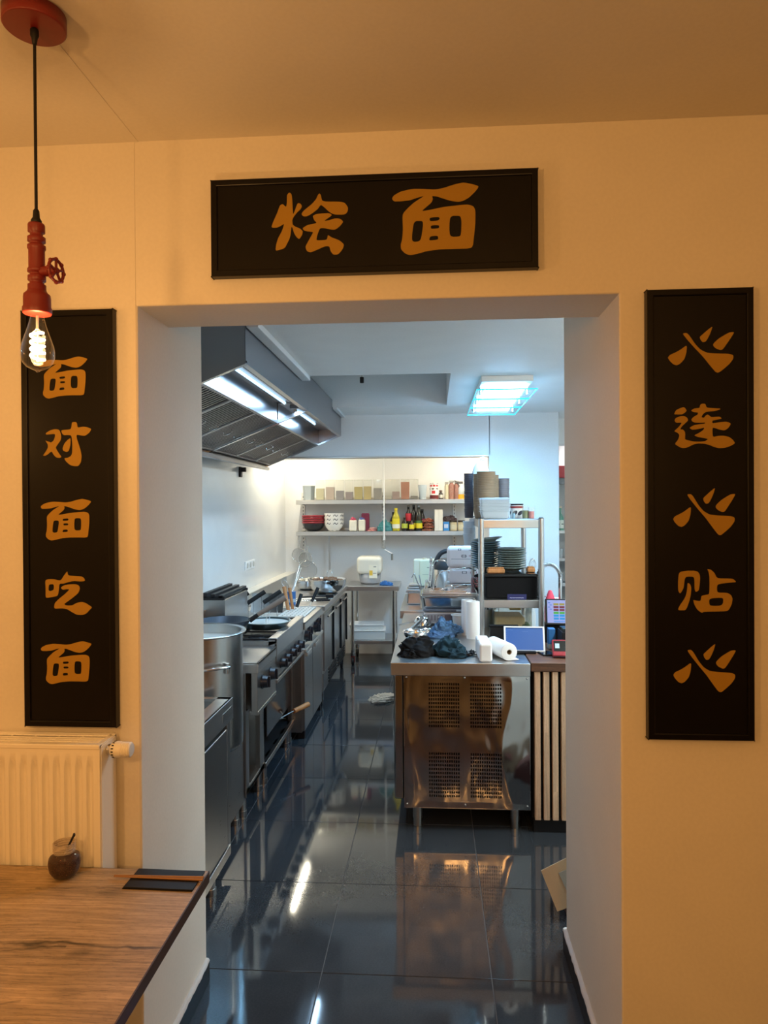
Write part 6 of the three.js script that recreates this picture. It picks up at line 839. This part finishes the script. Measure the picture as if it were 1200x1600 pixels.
{ // carton by the doorway
  const t = thing('cardboard_flap', 'torn brown cardboard carton flap poking out behind the right jamb', 'cardboard', [0.56, 0.12, -2.96]);
  const g = prism([[-0.121, 0.068], [-0.062, -0.083], [0.09, -0.03], [0.05, 0.15]], 0.004, 0.0005); mesh('outer_ply', uvBox(g.rotateX(-0.25)), M.card, t);
  mesh('inner_ply', uvBox(prism([[-0.05, 0.062], [-0.01, -0.03], [0.06, -0.01], [0.04, 0.1]], 0.002).translate(0, 0, 0.0055).rotateX(-0.25)), col(0.25, 0.25, 0.22, 0.9), t);
  const b = thing('dark_crate', 'dark maroon crate standing behind the right jamb', 'crate', [0.66, 0, -2.99]); mesh('crate', [box(-0.12, 0.2, 0, 0.16, -0.12, 0.018, 0.008)], col(0.05, 0.012, 0.014, 0.6), b); mesh('rim', box(-0.125, 0.205, 0.15, 0.165, -0.125, 0.022, 0.004), col(0.06, 0.014, 0.016, 0.6), b);
}
// ---------------------------------------------------------------- ceiling lights
function squareLight(lab, x, z, c = COOL) {
  const t = thing('ceiling_light', lab, 'lamp', [x, CK, z]);
  mesh('base_plate', box(-0.17, 0.17, -0.04, 0, -0.66, 0.66, 0.006), M.white, t);
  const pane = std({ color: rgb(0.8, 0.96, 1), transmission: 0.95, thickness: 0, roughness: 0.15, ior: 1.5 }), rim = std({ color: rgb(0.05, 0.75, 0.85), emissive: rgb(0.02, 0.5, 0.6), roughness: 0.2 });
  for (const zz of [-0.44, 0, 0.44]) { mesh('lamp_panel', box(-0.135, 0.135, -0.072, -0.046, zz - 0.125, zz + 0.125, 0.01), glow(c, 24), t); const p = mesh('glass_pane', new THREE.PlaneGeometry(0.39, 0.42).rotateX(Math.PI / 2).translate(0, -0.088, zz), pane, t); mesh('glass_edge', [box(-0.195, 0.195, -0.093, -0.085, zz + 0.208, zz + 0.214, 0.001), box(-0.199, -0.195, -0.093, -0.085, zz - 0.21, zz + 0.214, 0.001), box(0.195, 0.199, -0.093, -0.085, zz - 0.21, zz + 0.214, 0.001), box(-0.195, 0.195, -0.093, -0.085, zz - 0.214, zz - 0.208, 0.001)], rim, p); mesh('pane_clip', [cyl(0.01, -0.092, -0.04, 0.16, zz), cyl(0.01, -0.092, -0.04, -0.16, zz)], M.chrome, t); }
}
squareLight('ceiling light of three glowing squares under blue-edged glass in the kitchen', 0.49, -5.35);
squareLight('three-square ceiling light over the bar, hidden by the right wall', 1.45, -3.5, DAY);
squareLight('ceiling light past the partition by the drinks fridge', 1.9, -7.5, DAY);
// ---------------------------------------------------------------- drinks fridge beyond the partition
{
  const t = thing('drinks_fridge', 'tall dark drinks fridge with a red header past the partition', 'fridge', [1.3, 0, -7.75]);
  mesh('cabinet', [box(0, 0.6, 0, 2.0, -0.5, -0.47, 0.004), box(0, 0.03, 0, 2.0, -0.5, 0.0, 0.006), box(0.57, 0.6, 0, 2.0, -0.5, 0.0, 0.006), box(0, 0.6, 0, 0.3, -0.48, 0, 0.006), box(0, 0.6, 1.97, 2.0, -0.5, 0.0, 0.006)], col(0.16, 0.17, 0.18, 0.45), t);
  mesh('header', box(0, 0.6, 2.0, 2.13, -0.5, 0.012, 0.008), col(0.25, 0.02, 0.025, 0.4), t);
  for (const y of [0.55, 0.85, 1.12, 1.42]) mesh('shelf', [box(0.03, 0.57, y - 0.012, y, -0.46, -0.04, 0.002), box(0.03, 0.57, y - 0.02, y + 0.012, -0.045, -0.035, 0.002)], M.white, t);
  mesh('door_frame', [box(0, 0.035, 0.3, 1.97, 0, 0.03, 0.004), box(0.565, 0.6, 0.3, 1.97, 0, 0.03, 0.004), box(0, 0.6, 0.3, 0.34, 0, 0.03, 0.004), box(0, 0.6, 1.93, 1.97, 0, 0.03, 0.004)], col(0.12, 0.13, 0.14, 0.4), t);
  const gp = mesh('glass_door', box(0.035, 0.565, 0.34, 1.93, 0.01, 0.014, 0), M.glass, t);
  mesh('lamp_panel', box(0.05, 0.55, 1.7, 1.9, -0.465, -0.455, 0.002), glow(rgb(0.5, 0.75, 1), 0.7), t);
}
{ const t = thing('green_bottle', 'clear green bottle with a pale label in the drinks fridge', 'bottle', [1.385, 1.42, -7.86]); mesh('bottle', lathe([[0, 0], [0.036, 0], [0.036, 0.15], [0.014, 0.2], [0.014, 0.26], [0, 0.26]]), col(0.06, 0.28, 0.2, 0.1), t); mesh('label', new THREE.CylinderGeometry(0.0365, 0.0365, 0.09, 28, 1, true).translate(0, 0.08, 0), label((c, w, h) => { c.fillStyle = '#dfe7dc'; c.fillRect(0, 0, w, h); c.fillStyle = '#2e4a3c'; for (let k = 0; k < 4; k++) c.fillRect(k * 64 + 8, 110, 40, 34); }), t); mesh('cap', cyl(0.016, 0.255, 0.275), col(0.6, 0.52, 0.35), t); }
for (const [y, lab] of [[1.12, 'clear tumbler on the fridge shelf below the green bottle'], [0.85, 'clear stemmed glass on the lower fridge shelf']]) { const t = thing('tumbler', lab, 'glass', [1.38, y + 0.002, -7.86]); mesh('glass', lathe([[0, 0], [0.03, 0], [0.034, 0.11], [0.032, 0.11], [0.028, 0.006], [0, 0.006]]), M.milky, t); mesh('foot', cyl(0.03, 0, 0.008), M.milky, t); }
{ const t = thing('dark_sideboard', 'dark sideboard against the dining room back wall', 'sideboard', [0, 0, 2.98]); mesh('body', box(-2.2, 2.6, 0, 1.1, -0.25, 0.3, 0.01), M.darkwood, t); mesh('top', box(-2.22, 2.62, 1.1, 1.14, -0.27, 0.3, 0.006), M.darkwood, t); }

scene.traverse((o) => { if (o.isMesh) { o.castShadow = true; o.receiveShadow = true; } if (o.isLight && !o.isRectAreaLight) o.castShadow = true; });
renderer.render(scene, camera);
